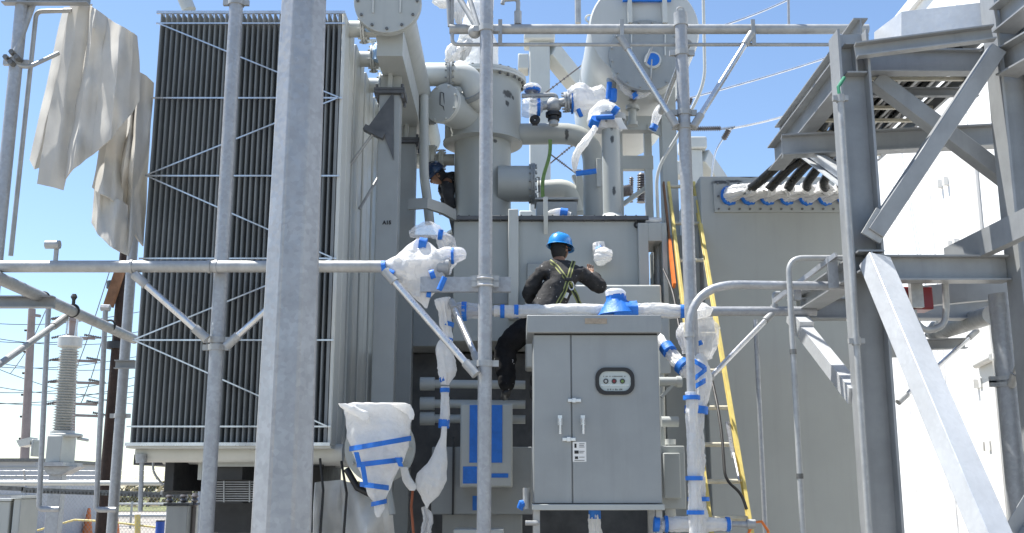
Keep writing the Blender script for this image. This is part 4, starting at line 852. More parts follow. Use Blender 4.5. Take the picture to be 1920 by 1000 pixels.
# ---------------------------------------------------------------- ladder
t = T('ladder', 'yellow extension ladder leaning against the transformer right side', 'ladder', W(1370, 985, 10.0))
def lp(k, s):   # k 0 bottom..1 top, s 0 left..1 right
    v = 985 - k*640; Y = 10.0 + 2.3*k; e = k**.88 if k > 0 else k
    u = (1328 - 78*e) if s == 0 else (1410 - 107*e); return W(u, v, Y)
ext = -.42
for s in (0, 1):
    a, c = lp(0, s), lp(1, s); d = (c-a); b = B(); b.chan(a - d*.22, c if s == 0 else c - d*0, .035 , .085, .006, up=(0,-1,0), flip=1 if s == 0 else -1); t.part('rail', b, M['yellow'], bevel=.003)
for k in range(-1, 10):
    q = .02 + k*.108; b = B(); b.tube([lp(q, 0), lp(q, 1)], .023, 10); t.part('rung', b, M['rung'])
b = B(); a, c = lp(.62, 0), lp(.83, 0); b.bar(lp(.70, 0)+Vector((-.045,-.03,0)), lp(.83, 0)+Vector((-.045,-.03,0)), .03, .09, up=(0,-1,0)); t.part('orange_sleeve', b, M['orange'])
b = B(); b.bar(lp(.83, 0)+Vector((-.042,-.02,0)), lp(1.0, 0)+Vector((-.042,-.02,0)), .02, .07, up=(0,-1,0)); t.part('rail_cover', b, M['wood'])
b = B(); b.bar(lp(.2, 1)+Vector((-.06,-.05,0)), lp(.3, 1)+Vector((-.06,-.05,0)), .035, .03, up=(0,-1,0)); b.tube([lp(.13, 1)+Vector((-.04,-.06,0)), lp(.21, 1)+Vector((-.05,-.06,0))], .015, 8); t.part('rung_lock', b, M['alu'])
b = B(); b.tube(fillet([W(1244, 505, 11.4), W(1262, 545, 11.2), W(1278, 640, 10.8), W(1330, 690, 10.6), W(1352, 790, 10.2), W(1360, 900, 9.95), W(1390, 925, 9.95), W(1400, 955, 9.9)], .3, 6), .014, 8); one('power_cable', b, M['black'], 'black cable draped down behind the ladder rungs', 'cable')
# ---------------------------------------------------------------- grey cable box with cables
XY = 11.9
x0, x1 = W(1322, 600, XY).x, W(1628, 600, XY).x; zt = W(1400, 331, XY).z
M['cbox'] = mat('cable_box_paint', (.34, .355, .34), .5, var=.06, sc=.7, streak=.12, bump=.05, bsc=6, spots=[(tuple(W(1352, 343, XY)), (.14, .4, .03)), (tuple(W(1375, 341, XY)), (.12, .4, .025)), (tuple(W(1405, 331, XY)), (.12, .4, .02))])
t = T('cable_box', 'tall flat grey cable termination box behind the ladder', 'cable box', ((x0+x1)/2, 12.8, .25))
b = B(); b.box((x0, XY, .25), (x1, 14.2, zt)); t.part('body', b, M['cbox'], bevel=.012)
b = B(); xp0, xp1 = W(1338, 380, XY).x, x1-.01; za, zb2 = W(1400, 399, XY).z, zt-.06; b.box((xp0, XY-.03, za), (xp1, XY-.002, zb2)); s_ = t.part('gland_plate', b, M['cbox'], bevel=.004)
b = B()
for i in range(15):
    x = xp0+.05+i*.12
    if x < xp1-.03:
        b.tube([(x, XY-.045, za+.035), (x, XY-.028, za+.035)], .013, 8)
        if i < 7: b.tube([(x, XY-.045, zb2-.035), (x, XY-.028, zb2-.035)], .013, 8)
b.tube([(xp0+.05, XY-.045, (za+zb2)/2), (xp0+.05, XY-.028, (za+zb2)/2)], .013, 8)
t.part('bolt', b, M['bolt'], s_, sep=True)
b = B(); b.box((W(1312, 700, 12.1).x, 12.1, .25), (x0-.003, 14.0, zt-.18)); t.part('side_channel', b, M['paint'])
for i in range(7):
    u0 = 1366 + i*36; c = W(u0, 367, XY-.03); e = Vector((3.02+i*.13, 10.9, 5.10))
    q = [c, c+Vector((.06,-.12,.0)), c+Vector((.16,-.25,-.01)), c.lerp(e, .45)+Vector((.02,0,-.05)), c.lerp(e, .75)+Vector((0,0,-.01)), e, Vector((e.x, 9.9, 5.235)), Vector((e.x, 8.5, 5.24))]
    w_ = ['first', 'second', 'third', 'fourth', 'fifth', 'sixth', 'seventh'][i]
    t = T('power_cable', w_ + ' thick black cable from the left entering the grey box, boot wrapped white', 'cable', c, 'thick black cables entering the grey box')
    b = B(); b.wrap(q, .052, 0, n=16, step=.06); t.part('sheath', b, M['cable'])
    b = B(); b.wrap([c, c+Vector((.05,-.1,0)), c+Vector((.10,-.17,-.005)), c+Vector((.18,-.27,-.01)), c.lerp(e, .33)+Vector((.02,0,-.04))], [.1, .085, .068, .07, .06], .02); t.part('plastic', b, M['plastic'])
    b = B(); b.wrap([c+Vector((0,.0,-.006)), c+Vector((.014,-.03,-.006))], .113, .008); t.part('tape', b, M['blue'])
b = B(); p0, p1 = W(1253, 900, 12.3), W(1318, 441, 12.3); b.box((p0.x, 12.3, .25), (p1.x, 13.4, p1.z)); one('side_box', b, M['cbox'], 'plain grey steel box filling the gap behind the ladder rungs', 'box', bevel=.01)
# ---------------------------------------------------------------- steel tower and cable tray
t = T('steel_tower', 'galvanised steel tower with two columns, cross braces and cantilever beams', 'tower', (3.3, 8.2, 0))
CX1 = W(1620, 500, 8.2).x; CX2 = W(1917, 500, 8.2).x; ztc = W(1600, 66, 8.2).z
b = B(); b.ibeam((CX1, 8.2, 0), (CX1, 8.2, ztc), .24, .25, .02, up=(1,0,0)); t.part('column', b, M['beam'])
b = B(); b.ibeam((CX2, 8.1, 0), (CX2, 8.1, 7.5), .24, .25, .02, up=(1,0,0)); t.part('column', b, M['beam'])
def zz(u, v, Y): return W(u, v, Y).z
b = B(); z_ = zz(1760, 505, 8.2); b.ibeam((CX1+.13, 8.2, z_), (CX2-.13, 8.2, z_), .16, .2, .014); t.part('cross_beam', b, M['beam'])
b = B(); z_ = zz(1700, 262, 9.3); b.ibeam((CX1-.25, 9.5, z_), (CX2+.4, 9.2, z_), .14, .2, .014); t.part('cross_beam', b, M['beam'])
b = B(); b.chan(W(1603, 99, 8.05), W(1860, 66, 7.95), .08, .12, .012); t.part('cross_beam', b, M['beam'])
b = B(); z_ = zz(1700, 113, 8.3); b.ibeam((CX1+.1, 8.35, z_), (CX2-.1, 8.35, z_), .12, .2, .012); t.part('cross_beam', b, M['beam'])
# cantilevers
zc1 = zz(1495, 578, 10.2); b = B(); b.ibeam((CX1, 8.0, zc1), (CX1, 10.2, zc1), .2, .17, .014); t.part('cantilever', b, M['beam'])
b = B(); b.bar((CX1-.09, 10.05, zc1-.10), (CX1-.09, 8.33, zz(1625, 742, 8.3)), .11, .13, up=(0,.5,1)); t.part('knee_brace', b, M['sheet'])  # paler than the tower steel: sunlit white put into the colour
b = B(); b.bar((CX1-.09, 10.0, zc1-.10), (CX1-.09, 9.6, zc1-.30), .13, .15, up=(0,.5,1)); t.part('brace_sleeve', b, M['sheet'])  # same painted-in sunlit tone as the knee brace
zc2 = 5.02; b = B(); b.ibeam((CX1+.02, 8.1, zc2), (CX1+.02, 10.8, zc2), .16, .26, .014); t.part('cantilever', b, M['beam'])
b = B(); b.chan(W(1500, 270, 10.0), W(1640, 372, 8.5), .1, .12, .012, up=(0,.4,1)); b.bar(W(1500, 270, 10.02), W(1600, 340, 8.9), .12, .06, up=(0,.4,1)); t.part('knee_brace', b, M['sheet'])  # pale colour stands in for sun on the upper brace
b = B(); z_ = zz(1600, 580, 9.9); b.ibeam((CX1-.05, 9.9, z_), (6.0, 9.9, z_), .16, .2, .012); t.part('cross_beam', b, M['beam'])
# diagonals
b = B(); b.bar(W(1638, 440, 8.05), W(1868, 95, 7.95), .13, .14, up=(0,-1,0)); t.part('diagonal', b, M['beam'], bevel=.006)
b = B(); b.bar(W(1640, 150, 8.45), W(1900, 345, 8.45), .13, .14, up=(0,-1,0)); t.part('diagonal', b, M['beam'], bevel=.006)
b = B(); b.bar(W(1640, 490, 8.0), W(1866, 1020, 6.6), .19, .15, up=(.25,-.35,.9)); t.part('raker', b, M['sheet'], bevel=.006)  # sun glare painted in by a paler colour than the tower steel
b = B(); b.box(W(1634, 520, 8.02), W(1652, 478, 8.06)); b.bolts(W(1645, 488, 8.0), (0,1,0), .03, .016, .06, 3); b.bar(W(1632, 447, 8.02), W(1660, 400, 8.0), .16, .03, up=(0,-1,0)); t.part('gusset', b, M['galv2'])
b = B(); b.bar(W(1780, 488, 8.6), W(1960, 402, 7.4), .08, .2, up=(0,0,1)); t.part('side_beam', b, M['beam'])
b = B(); b.bar(W(1690, 560, 8.9), W(1960, 535, 8.9), .1, .17); t.part('side_beam', b, M['beam'])
b = B(); b.ibeam(W(1878, 40, 8.0), W(2000, -60, 7.2), .2, .22, .014); b.ibeam(W(1885, 120, 8.0), W(1990, 60, 7.4), .2, .22, .014); t.part('upper_beam', b, M['beam'])
# top side plate (bright sheet guard)
b = B(); b.poly([W(1690, 22, 8.6), W(1848, 4, 8.3), W(1848, 52, 8.3), W(1690, 76, 8.6)], (0,.012,0)); b.poly([W(1640, 60, 9.0), W(1690, 22, 8.62), W(1690, 76, 8.62), W(1640, 96, 9.0)], (0,.012,0)); t.part('sheet_guard', b, M['sheet'])
b = B(); b.angle(W(1908, 1005, 7.2), W(1960, 920, 7.2), .08, .1); t.part('foot_brace', b, M['beam'])
# cable tray
t = T('cable_tray', 'ladder cable tray running back from the steel tower toward the grey box', 'cable tray', (3.5, 8.7, 5.1))
for x in (2.94, 4.02):
    b = B(); b.chan((x, 8.45, 5.2), (x, 11.2, 5.2), .03, .16, .006, flip=1 if x < 3.5 else -1); t.part('side_rail', b, M['beam'])
for y in [8.5+.36*i for i in range(8)]:
    b = B(); b.box((2.97, y, 5.13), (3.99, y+.035, 5.16)); t.part('rung', b, M['rung'])
for i in range(7):
    b = B(); x = 3.0+i*.15; b.box((x, 8.45, 5.165), (x+.03, 11.0, 5.175)); t.part('slat', b, M['galv2'])
b = B(); b.box((2.975, 8.45, 5.30), (3.98, 10.6, 5.305)); t.part('cover', b, M['beam'])
for y in (8.9, 10.2):
    b = B(); b.chan((2.8, y, 5.02), (4.1, y, 5.02), .05, .08, .008); t.part('trapeze', b, M['beam'])
# guards left of the tray
b = B(); b.ibeam((2.93, 8.35, 5.40), (2.93, 11.1, 5.40), .12, .16, .012); one('edge_beam', b, M['beam'], 'slim steel edge beam along the upper left of the cable tray', 'beam')
# conduits
t = T('conduit', 'thin conduit running down along the left tower column', 'conduit', (W(1620, 700, 8.0).x, 8.0, 0))
b = B(); p0 = W(1583, 300, 8.0); b.tube([(p0.x, 8.0, 0), (p0.x, 8.0, W(1575, 180, 8.0).z)], .024, 12); t.part('tube', b, M['galv2'])
b = B(); q = W(1574, 186, 8.0); b.tube([(p0.x, 8, q.z-.02), (p0.x-.01, 8, q.z+.1), (p0.x+.06, 8.05, q.z+.2)], .014, 8); t.part('green_wire', b, mat('green_wire_sheath', (.03,.22,.12), .5, var=.05))
b = B()
for v in (185, 640): b.tube([(p0.x, 8, W(1580, v, 8).z-.03), (p0.x, 8, W(1580, v, 8).z+.03)], .034, 10); b.box((p0.x-.06, 7.98, W(1580, v, 8).z-.02), (p0.x+.06, 8.02, W(1580, v, 8).z+.02))
t.part('strap', b, M['galv2'], sep=True)
t = T('conduit', 'tall slim conduit bending over to the tower, in front of the grey box', 'conduit', (W(1490, 700, 8.5).x, 8.5, 0))
b = B(); p0 = W(1484, 600, 8.5); zq = W(1530, 484, 8.5).z; b.tube(fillet([(p0.x, 8.5, 0), (p0.x, 8.5, zq), (W(1600, 484, 8.5).x, 8.5, zq)], .13, 8), .024, 12); t.part('tube', b, M['galv2'])
b = B()
for v in (660, 893): b.tube([(p0.x, 8.5, W(1490, v, 8.5).z-.02), (p0.x, 8.5, W(1490, v, 8.5).z+.02)], .028, 12)
t.part('coupling', b, M['bolt'], sep=True)
t = T('slotted_bracket', 'small slotted strut frame with a slanting arm in front of the grey box', 'bracket', W(1500, 545, 9.4))
b = B(); b.bar(W(1452, 565, 8.95), W(1568, 478, 8.4), .03, .04); t.part('arm', b, M['galv'])
b = B(); b.box(W(1555, 540, 8.45), W(1568, 482, 8.48)); b.box(W(1492, 562, 8.72), W(1499, 535, 8.76)); t.part('upright', b, M['galv'], sep=True)
# red box
t = T('junction_box', 'small dark red box with a looped flexible conduit under the tower beam', 'box', W(1710, 588, 8.4))
b = B(); b.box(W(1692, 580, 8.4), W(1731, 546, 8.6)); t.part('box', b, M['red'], bevel=.012)
b = B(); b.box(W(1711, 576, 8.33), W(1724, 528, 8.39)); t.part('hanger', b, M['galv2'])
b = B(); b.tube(fillet([W(1713, 582, 8.4), W(1714, 600, 8.4), W(1735, 622, 8.4), W(1770, 612, 8.4), W(1775, 580, 8.4), W(1772, 530, 8.35)], .12, 7), .026, 12); t.part('flexible_conduit', b, M['galv2'])
# pipe behind tower right
t, P6 = rack_pole(1882, 620, 8.6, 0, zz(1880, 552, 8.6), .095, 'thick dull rack post at the right edge behind the tower column', (712, 720))
t = T('fire_pipe', 'thick pale pipe receding under the tower beams at the right', 'pipe', W(1800, 615, 10.5)); b = B(); b.tube([W(1752, 625, 11.2), W(1860, 590, 9.4)], .085, 18); t.part('tube', b, M['galv2'])
b = B(); b.flange(W(1760, 622, 11.05), (.5,-1,0), .12, .03, 8); t.part('flange', b, M['galv2'])
b = B(); b.tube([W(1738, 628, 11.3), W(1752, 626, 11.2)], .03, 8); t.part('nozzle', b, M['galv2'])
b = B(); b.chan(W(1670, 650, 10.8), W(1808, 645, 10.8), .08, .11); one('strut_channel', b, M['beam'], 'horizontal steel channel below the receding pipe in front of the white wall', 'bracket')
b = B(); b.box(W(1668, 670, 10.4), W(1690, 640, 10.45)); one('bracket_plate', b, M['galv2'], 'small steel plate beside the tower column above the white wall', 'plate')
brace('long brace before the white wall running down left from the receding pipe', W(1832, 620, 10.4), W(1684, 755, 10.0), .022)
brace('brace at the right edge rising from the thick dull rack post', W(1896, 722, 8.5), W(1935, 615, 8.0), .026)
# ---------------------------------------------------------------- white building on the right
WX = 6.2; t = T('white_building', 'sunlit white windowless building wall at the right behind the steel tower', 'building', (WX+2, 13, 0))
ztw = 1.6 + 1.186*WX; b = B(); b.box((WX, 7.0, 0), (WX+5, 19.6, ztw)); t.part('wall', b, M['white'])
b = B(); Yp = WX/((1838-960)/2000/.98); b.box((WX-.05, Yp-.22, 0), (WX-.003, Yp+.22, 6.3)); t.part('pilaster', b, M['wtrim'], bevel=.006)
b = B()
for y in [8+1.45*i for i in range(8)]: b.box((WX-.012, y, 0), (WX-.001, y+.03, ztw-.05))
t.part('panel_joint', b, M['white'])
b = B(); b.box((WX-.08, 7.0, ztw-.12), (WX-.003, 19.6, ztw+.05)); t.part('coping', b, M['white'])
b = B()
for u, v in ((1780, 345), (1792, 340), (1790, 460), (1802, 456), (1815, 720), (1828, 718), (1822, 838), (1834, 836)):
    y = WX/((u-960)/2000/.98); p = W(u, v, y); b.box((WX-.07, y-.03, p.z-.06), (WX-.002, y+.03, p.z+.06))
t.part('wall_hook', b, M['wtrim'], sep=True)
b = B(); y = 14.0; b.tube([(WX-.1, y, 3.2), (WX-.1, y-.5, 3.25)], .05, 12); b.tube([(WX, y, 3.2), (WX-.1, y, 3.2)], .04, 10); b.tube([(WX, y-.5, 3.25), (WX-.1, y-.5, 3.25)], .04, 10); t.part('wall_fitting', b, M['wtrim'])
# ---------------------------------------------------------------- drop cloths on the left rack
def cloth(label, cols, n=14, m=26, amp=.06, seed=0):
    """cols: (top pixel, bottom pixel, Y) columns across; folded sheet hung from the top"""
    rows = []
    for i in range(m+1):
        s = i/m; row = []
        for j in range((len(cols)-1)*n+1):
            k, f = divmod(j, n); f /= n
            if k == len(cols)-1: k, f = k-1, 1.0
            (a, c, y), (a2, c2, y2) = cols[k], cols[k+1]; g = f
            tu = a[0]+(a2[0]-a[0])*g; tv = a[1]+(a2[1]-a[1])*g; bu = c[0]+(c2[0]-c[0])*g; bv = c[1]+(c2[1]-c[1])*g; Y = y+(y2-y)*g
            mu = (tu+bu)/2 + 0; u = tu+(bu-tu)*s; v = tv+(bv-tv)*s
            p = Vector((u*.02, v*.006, seed))
            d = amp*(1.5*noise.noise(p*1.1) + .75*noise.noise(p*2.3+Vector((0,0,3))) + .3*noise.noise(Vector((u*.025, v*.022, seed))))
            row.append(W(u + 3*noise.noise(Vector((u*.05, v*.012, seed+5))), v, Y - d))
        rows.append(row)
    return rows
t = T('drop_cloth', 'large canvas drop cloth hung over the rack pipe at top left', 'drop cloth', W(170, 350, 9.4))
b = B()
b.grid(cloth('', [((120, 14), (56, 300), 9.75), ((138, 12), (66, 318), 9.62), ((150, 12), (110, 300), 9.70)], amp=.09, seed=1), .012)
b.grid(cloth('', [((132, 10), (68, 345), 9.42), ((150, 9), (94, 350), 9.36), ((174, 8), (120, 357), 9.40)], amp=.035, seed=2), .012)
b.grid(cloth('', [((170, 10), (116, 345), 9.44), ((180, 18), (136, 318), 9.22), ((200, 34), (172, 292), 9.30), ((226, 48), (208, 262), 9.14), ((250, 62), (238, 222), 9.22), ((257, 68), (262, 190), 9.42)], amp=.11, seed=3), .012)
t.part('canvas', b, M['canvas'])
t = T('drop_cloth', 'second canvas drop cloth hanging in ragged folds beside the radiator', 'drop cloth', W(225, 480, 9.7))
b = B()
b.grid(cloth('', [((258, 132), (188, 436), 9.85), ((252, 190), (210, 462), 9.6), ((256, 200), (226, 470), 9.68), ((262, 136), (240, 480), 9.52), ((274, 142), (252, 440), 9.66), ((287, 156), (267, 462), 9.8)], amp=.2, seed=8), .012)
b.grid(cloth('', [((190, 270), (174, 352), 9.55), ((204, 255), (190, 364), 9.46), ((218, 235), (206, 372), 9.55), ((240, 205), (228, 390), 9.6)], amp=.16, seed=9), .012)
b.grid(cloth('', [((178, 352), (172, 418), 9.6), ((190, 362), (186, 440), 9.46), ((206, 366), (206, 462), 9.55), ((240, 385), (241, 481), 9.5)], amp=.16, seed=12), .012)
t.part('canvas', b, M['canvas'])
t = T('top_bracket', 'steel channel with bent pipe at the top left holding the drop cloth', 'bracket', W(90, 12, 9.3))
b = B(); b.chan(W(10, 2, 9.3), W(170, 2, 9.3), .08, .1); t.part('channel', b, M['beam'])
b = B(); b.tube(fillet([W(20, 480, 9.5), W(68, 22, 9.4), W(135, 20, 9.4)], .06), .022, 10); b.tube([W(68, -10, 9.35), W(25, 110, 9.25)], .03, 10); b.tube(fillet([W(20, 118, 9.25), W(50, 128, 9.3), W(110, 100, 9.5)], .1), .02, 10); t.part('pipe', b, M['galv2'])
b = B(); b.bolts(W(24, 110, 9.22), (0,1,0), .05, .025, .1, 4); t.part('clamp', b, M['bolt'])
b = B(); b.tube([W(355, 20, 10.2), W(330, -40, 10.2)], .07, 14); one('vent_pipe', b, M['paint2'], 'slanting pipe stub rising behind the radiator top edge', 'pipe')
# ---------------------------------------------------------------- under the radiators
t = T('motor_box', 'dark box hanging under the radiators beside the blue drum', 'box', W(340, 925, 10.6))
b = B(); b.box(W(306, 922, 10.4), W(384, 858, 11.4)); t.part('body', b, M['dark'], bevel=.01)
b = B(); b.box(W(300, 928, 10.35), W(360, 921, 11.3)); t.part('base', b, M['galv2'])
b = B(); b.box(W(370, 900, 10.3), W(384, 862, 10.38)); t.part('side_plate', b, M['paint'])
b = B(); b.tube(fillet([W(288, 858, 10.8), W(286, 885, 10.8), W(306, 910, 10.8)], .1), .012, 8); t.part('cable', b, M['galv2'])
t = T('cooling_fan', 'cooling fan with wire guard under the radiators beside the thick pole', 'fan', W(440, 945, 10.4))
b = B()
for i in range(9): b.tube([W(402, 904+i*4.4, 10.3), W(484, 904+i*4.4, 10.3)], .005, 6)
for u in (420, 468): b.tube([W(u, 902, 10.29), W(u, 942, 10.29)], .008, 6)
t.part('guard', b, M['galv2'])
b = B(); b.box(W(400, 900, 10.32), W(486, 876, 11.0)); b.box(W(400, 944, 10.32), W(486, 940, 11.0)); t.part('housing', b, M['dark'])
b = B(); b.box(W(398, 875, 10.2), W(500, 863, 10.3)); t.part('beam', b, M['paint'])
b = B(); b.box(W(250, 872, 10.9), W(640, 862, 12.8)); b.box(W(380, 1000, 11.6), W(640, 872, 12.8)); one('steel_skid', b, M['dark'], 'dark steel base frame below the radiator bank', 'frame')
b = B(); b.tube([W(265, 852, 10.0), W(265, 868, 10.0)], .05, 12); b.tube([W(266, 866, 10.0), W(263, 960, 10.0)], .022, 10); one('drain_pipe', b, M['galv'], 'slim drain pipe below the left radiator corner', 'pipe')
for k, (u0, v0, u1, lab) in enumerate(((312, 948, 352, 'small grey cabinet behind the blue drum below the dark box'), (412, 950, 444, 'small grey cabinet below the fan guard, left one of the pair'), (448, 946, 476, 'lighter small cabinet below the fan guard, against the thick pole'))):
    t = T('small_cabinet', lab, 'cabinet', (W((u0+u1)/2, 950, 14).x, 14.3, 0), 'small grey cabinets under the radiators'); a, c = W(u0, v0, 14), W(u1, v0, 14)
    b = B(); b.box((a.x, 14, .0), (c.x, 14.5, a.z)); t.part('body', b, M['cab' if k < 2 else 'paint2'], bevel=.01)
    b = B(); b.box((a.x-.03, 13.97, a.z), (c.x+.03, 14.53, a.z+.03)); t.part('roof', b, M['dark'])
for k, (u, zb_) in enumerate(((319, W(320, 948, 14).z+.032), (345, W(320, 948, 14).z+.032), (366, .0))):
    b = B(); c = W(u, 925, 14.2); h_ = c.z - zb_
    b.lathe((c.x, 14.2, zb_), (0,0,1), [(.03, 0), (.03, h_-.17), (.05, h_-.15), (.025, h_-.12), (.05, h_-.09), (.025, h_-.06), (.05, h_-.04), (.03, h_)], 14)
    one('insulator', b, M['ins'], ['left dark post insulator on the small cabinet under the dark hanging box', 'right dark post insulator on the small cabinet under the dark hanging box', 'tall dark post insulator right of the small cabinet under the dark hanging box'][k], 'insulator', 'dark insulators under the hanging box')
t = T('tarpaulin', 'dirty white tarpaulin hung below the radiators behind the taped bag', 'tarpaulin', W(670, 1000, 10.2)); b = B()
b.grid(cloth('', [((590, 905), (585, 1070), 10.0), ((640, 900), (640, 1075), 10.15), ((690, 915), (690, 1080), 10.0), ((735, 945), (745, 1080), 10.1)], n=12, amp=.16, seed=21), .012)
t.part('sheet', b, M['tarp'])
b = B(); b.tube([W(600, 860, 9.95), W(606, 920, 9.9), W(600, 1010, 9.9)], .012, 8); b.tube([W(640, 865, 9.95), W(650, 925, 9.9), W(644, 1010, 9.9)], .012, 8); b.tube([W(650, 880, 9.9), W(670, 915, 9.85), W(700, 930, 9.85)], .03, 10); t.part('lashing', b, M['black'])
# ---------------------------------------------------------------- workers
def skin_mesh(name, joints, bones, mt, loc, parent=None, sub=2, disp=0, dsc=.09):
    me = bpy.data.meshes.new(name); bm = bmesh.new(); ly = bm.verts.layers.skin.verify(); vs = {}
    for i, (k, (p, r)) in enumerate(joints.items()):
        v = bm.verts.new(Vector(p)-loc); rr = r if isinstance(r, tuple) else (r, r); v[ly].radius = rr; v[ly].use_root = (i == 0); vs[k] = v
    for a, c in bones: bm.edges.new((vs[a], vs[c]))
    bm.to_mesh(me); bm.free(); me.materials.append(mt)
    o = bpy.data.objects.new(name, me); S.collection.objects.link(o)
    if parent: o.parent = parent
    else: o.location = loc
    sk_ = o.modifiers.new('skin', 'SKIN'); sk_.use_smooth_shade = True; sk_.branch_smoothing = .6
    sb = o.modifiers.new('sub', 'SUBSURF'); sb.levels = sub; sb.render_levels = sub
    if disp:
        tx = bpy.data.textures.get('folds%g' % dsc) or bpy.data.textures.new('folds%g' % dsc, 'CLOUDS'); tx.noise_scale = dsc; tx.noise_depth = 2
        d = o.modifiers.new('folds', 'DISPLACE'); d.texture = tx; d.strength = disp; d.mid_level = .5; d.texture_coords = 'LOCAL'
    return o
def hand(J, Bn, wrist, d, thumb, pre, s=1):
    """palm, four unequal bent fingers and a side thumb, added to a skeleton"""
    d = d.normalized(); th = (thumb - d*thumb.dot(d)).normalized(); nrm = d.cross(th)
    J[pre+'palm'] = (wrist + d*.045*s, (.032*s, .017*s)); Bn.append((pre+'wrist', pre+'palm'))
    for i, L in enumerate((.072, .08, .075, .058)):
        q = wrist + d*.085*s + th*(.03-.02*i)*s; k = pre+'f%d' % i
        J[k+'a'] = (q, .0095*s); J[k+'b'] = (q + d*L*.5*s + nrm*.008*s, .0085*s); J[k+'c'] = (q + d*L*.85*s + nrm*.032*s, .0075*s)
        Bn += [(pre+'palm', k+'a'), (k+'a', k+'b'), (k+'b', k+'c')]
    q = wrist + d*.03*s + th*.035*s; J[pre+'ta'] = (q, .012*s); J[pre+'tb'] = (q + d*.03*s + th*.025*s, .0105*s); J[pre+'tc'] = (q + d*.06*s + th*.03*s + nrm*.01*s, .009*s)
    Bn += [(pre+'palm', pre+'ta'), (pre+'ta', pre+'tb'), (pre+'tb', pre+'tc')]
def person(label, A, clothc, hatm, loc):
    """A: dict of joint points"""
    J, Bn = {}, []
    up = (A['neck']-A['pelvis']).normalized()
    J['pelvis'] = (A['pelvis'], (.15, .11)); J['belly'] = ((A['pelvis']+A['chest'])/2, (.14, .10)); J['chest'] = (A['chest'], (.15, .105)); J['yk'] = (A['chest']+(A['neck']-A['chest'])*.52, (.12, .085)); J['neckb'] = (A['neck'], .058); J['head0'] = (A['head']-A['hup']*.05, .07); J['head1'] = (A['head']+A['hup']*.06, .085)
    Bn += [('pelvis','belly'), ('belly','chest'), ('chest','yk'), ('yk','neckb'), ('neckb','head0'), ('head0','head1')]
    for s in 'LR':
        J['sh'+s] = (A['sh'+s], .062); J['el'+s] = (A['el'+s], .045); J[s+'wrist'] = (A['wr'+s], .027); Bn += [('yk','sh'+s), ('sh'+s,'el'+s), ('el'+s, s+'wrist')]
        hand(J, Bn, A['wr'+s], A['wr'+s]-A['el'+s]*1.0 + Vector((0,0,.02)), A['th'+s], s)
        J['hip'+s] = (A['hip'+s], .095); J['kn'+s] = (A['kn'+s], .062); J['an'+s] = (A['an'+s], .042); J['toe'+s] = (A['toe'+s], .035)
        Bn += [('pelvis','hip'+s), ('hip'+s,'kn'+s), ('kn'+s,'an'+s), ('an'+s,'toe'+s)]
    body = skin_mesh('person', J, Bn, M['skin'], loc); tag(body, label, 'person')
    # face features, hair
    h, u_, f = A['head'], A['hup'], A['face']; sd = f.cross(u_).normalized()
    rot = Matrix((sd, f, u_)).transposed()
    def hp(x, y, z): return h + sd*x + f*y + u_*z
    b = B(); b.sphere((0,0,0), 1, 24, 16); b.v = [hp(v.x*.078, v.y*.098 + (.008 if v.z < 0 and v.y > 0 else 0), v.z*.118 - (.0)) for v in b.v]
    for s in (-1, 1):
        n0 = len(b.v); b.sphere((0,0,0), 1, 10, 8); b.v[n0:] = [hp(s*.081 + v.x*.012, -.008+v.y*.02, v.z*.034-.005) for v in b.v[n0:]]
    n0 = len(b.v); b.sphere((0,0,0), 1, 10, 8); b.v[n0:] = [hp(v.x*.017, .1+v.y*.022, v.z*.026-.02) for v in b.v[n0:]]
    link('head', b, M['skin'], loc, body)
    b = B()
    for s in (-1, 1):
        n0 = len(b.v); b.sphere((0,0,0), 1, 10, 8); b.v[n0:] = [hp(s*.032+v.x*.014, .087+v.y*.01, v.z*.01+.01) for v in b.v[n0:]]
    n0 = len(b.v); b.sphere((0,0,0), 1, 10, 8); b.v[n0:] = [hp(v.x*.026, .096+v.y*.008, v.z*.007-.058) for v in b.v[n0:]]
    link('face_features', b, mat('dark_eyes_and_lips', (.06,.03,.025), .4, var=0), loc, body)
    b = B(); b.sphere((0,0,0), 1, 26, 18); b.v = [hp(v.x*.086, v.y*.104 - .012 , v.z*(.115 if v.z > 0 else .15)+.008) if not (v.y > .25 and v.z < .5) else hp(v.x*.07, min(v.y, .3)*.09-.012, v.z*.11) for v in b.v]
    link('hair', b, M['hair'], loc, body)
    # hard hat: shell, brim, ridge
    prof = [(.0, .168), (.05, .160), (.09, .14), (.115, .10), (.124, .055), (.127, .03), (.14, .022), (.142, .016), (.125, .018)]
    b = B(); n = 36; vs = []
    for r, z in prof:
        for j in range(n):
            a = 2*math.pi*j/n; sy = 1.12; e = .03*max(0, math.sin(a))**2 if r > .13 else 0
            vs.append(hp((r+e*.3)*math.cos(a), (r+e)*sy*math.sin(a), z + .012 - (.012*max(0, math.sin(a)) if r > .13 else 0)))
    k = len(prof); b.add(vs, [[i*n+j, i*n+(j+1)%n, (i+1)*n+(j+1)%n, (i+1)*n+j] for i in range(k-1) for j in range(n)])
    hat = link('hard_hat', b, M[hatm], loc, body); so_ = hat.modifiers.new('thickness', 'SOLIDIFY'); so_.thickness = .004
    b = B(); b.tube([hp(0, .135*math.cos(a), .03+.155*math.sin(a)+ .0) for a in [math.pi*i/14 for i in range(1, 14)]], .008, 8); link('hat_ridge', b, M[hatm], loc, hat)
    b = B(); b.tube([hp(.092*math.cos(a), .105*math.sin(a)-.005, -.005) for a in [math.pi*i/14+math.pi for i in range(15)]], .007, 6); link('head_strap', b, M['black'], loc, body)
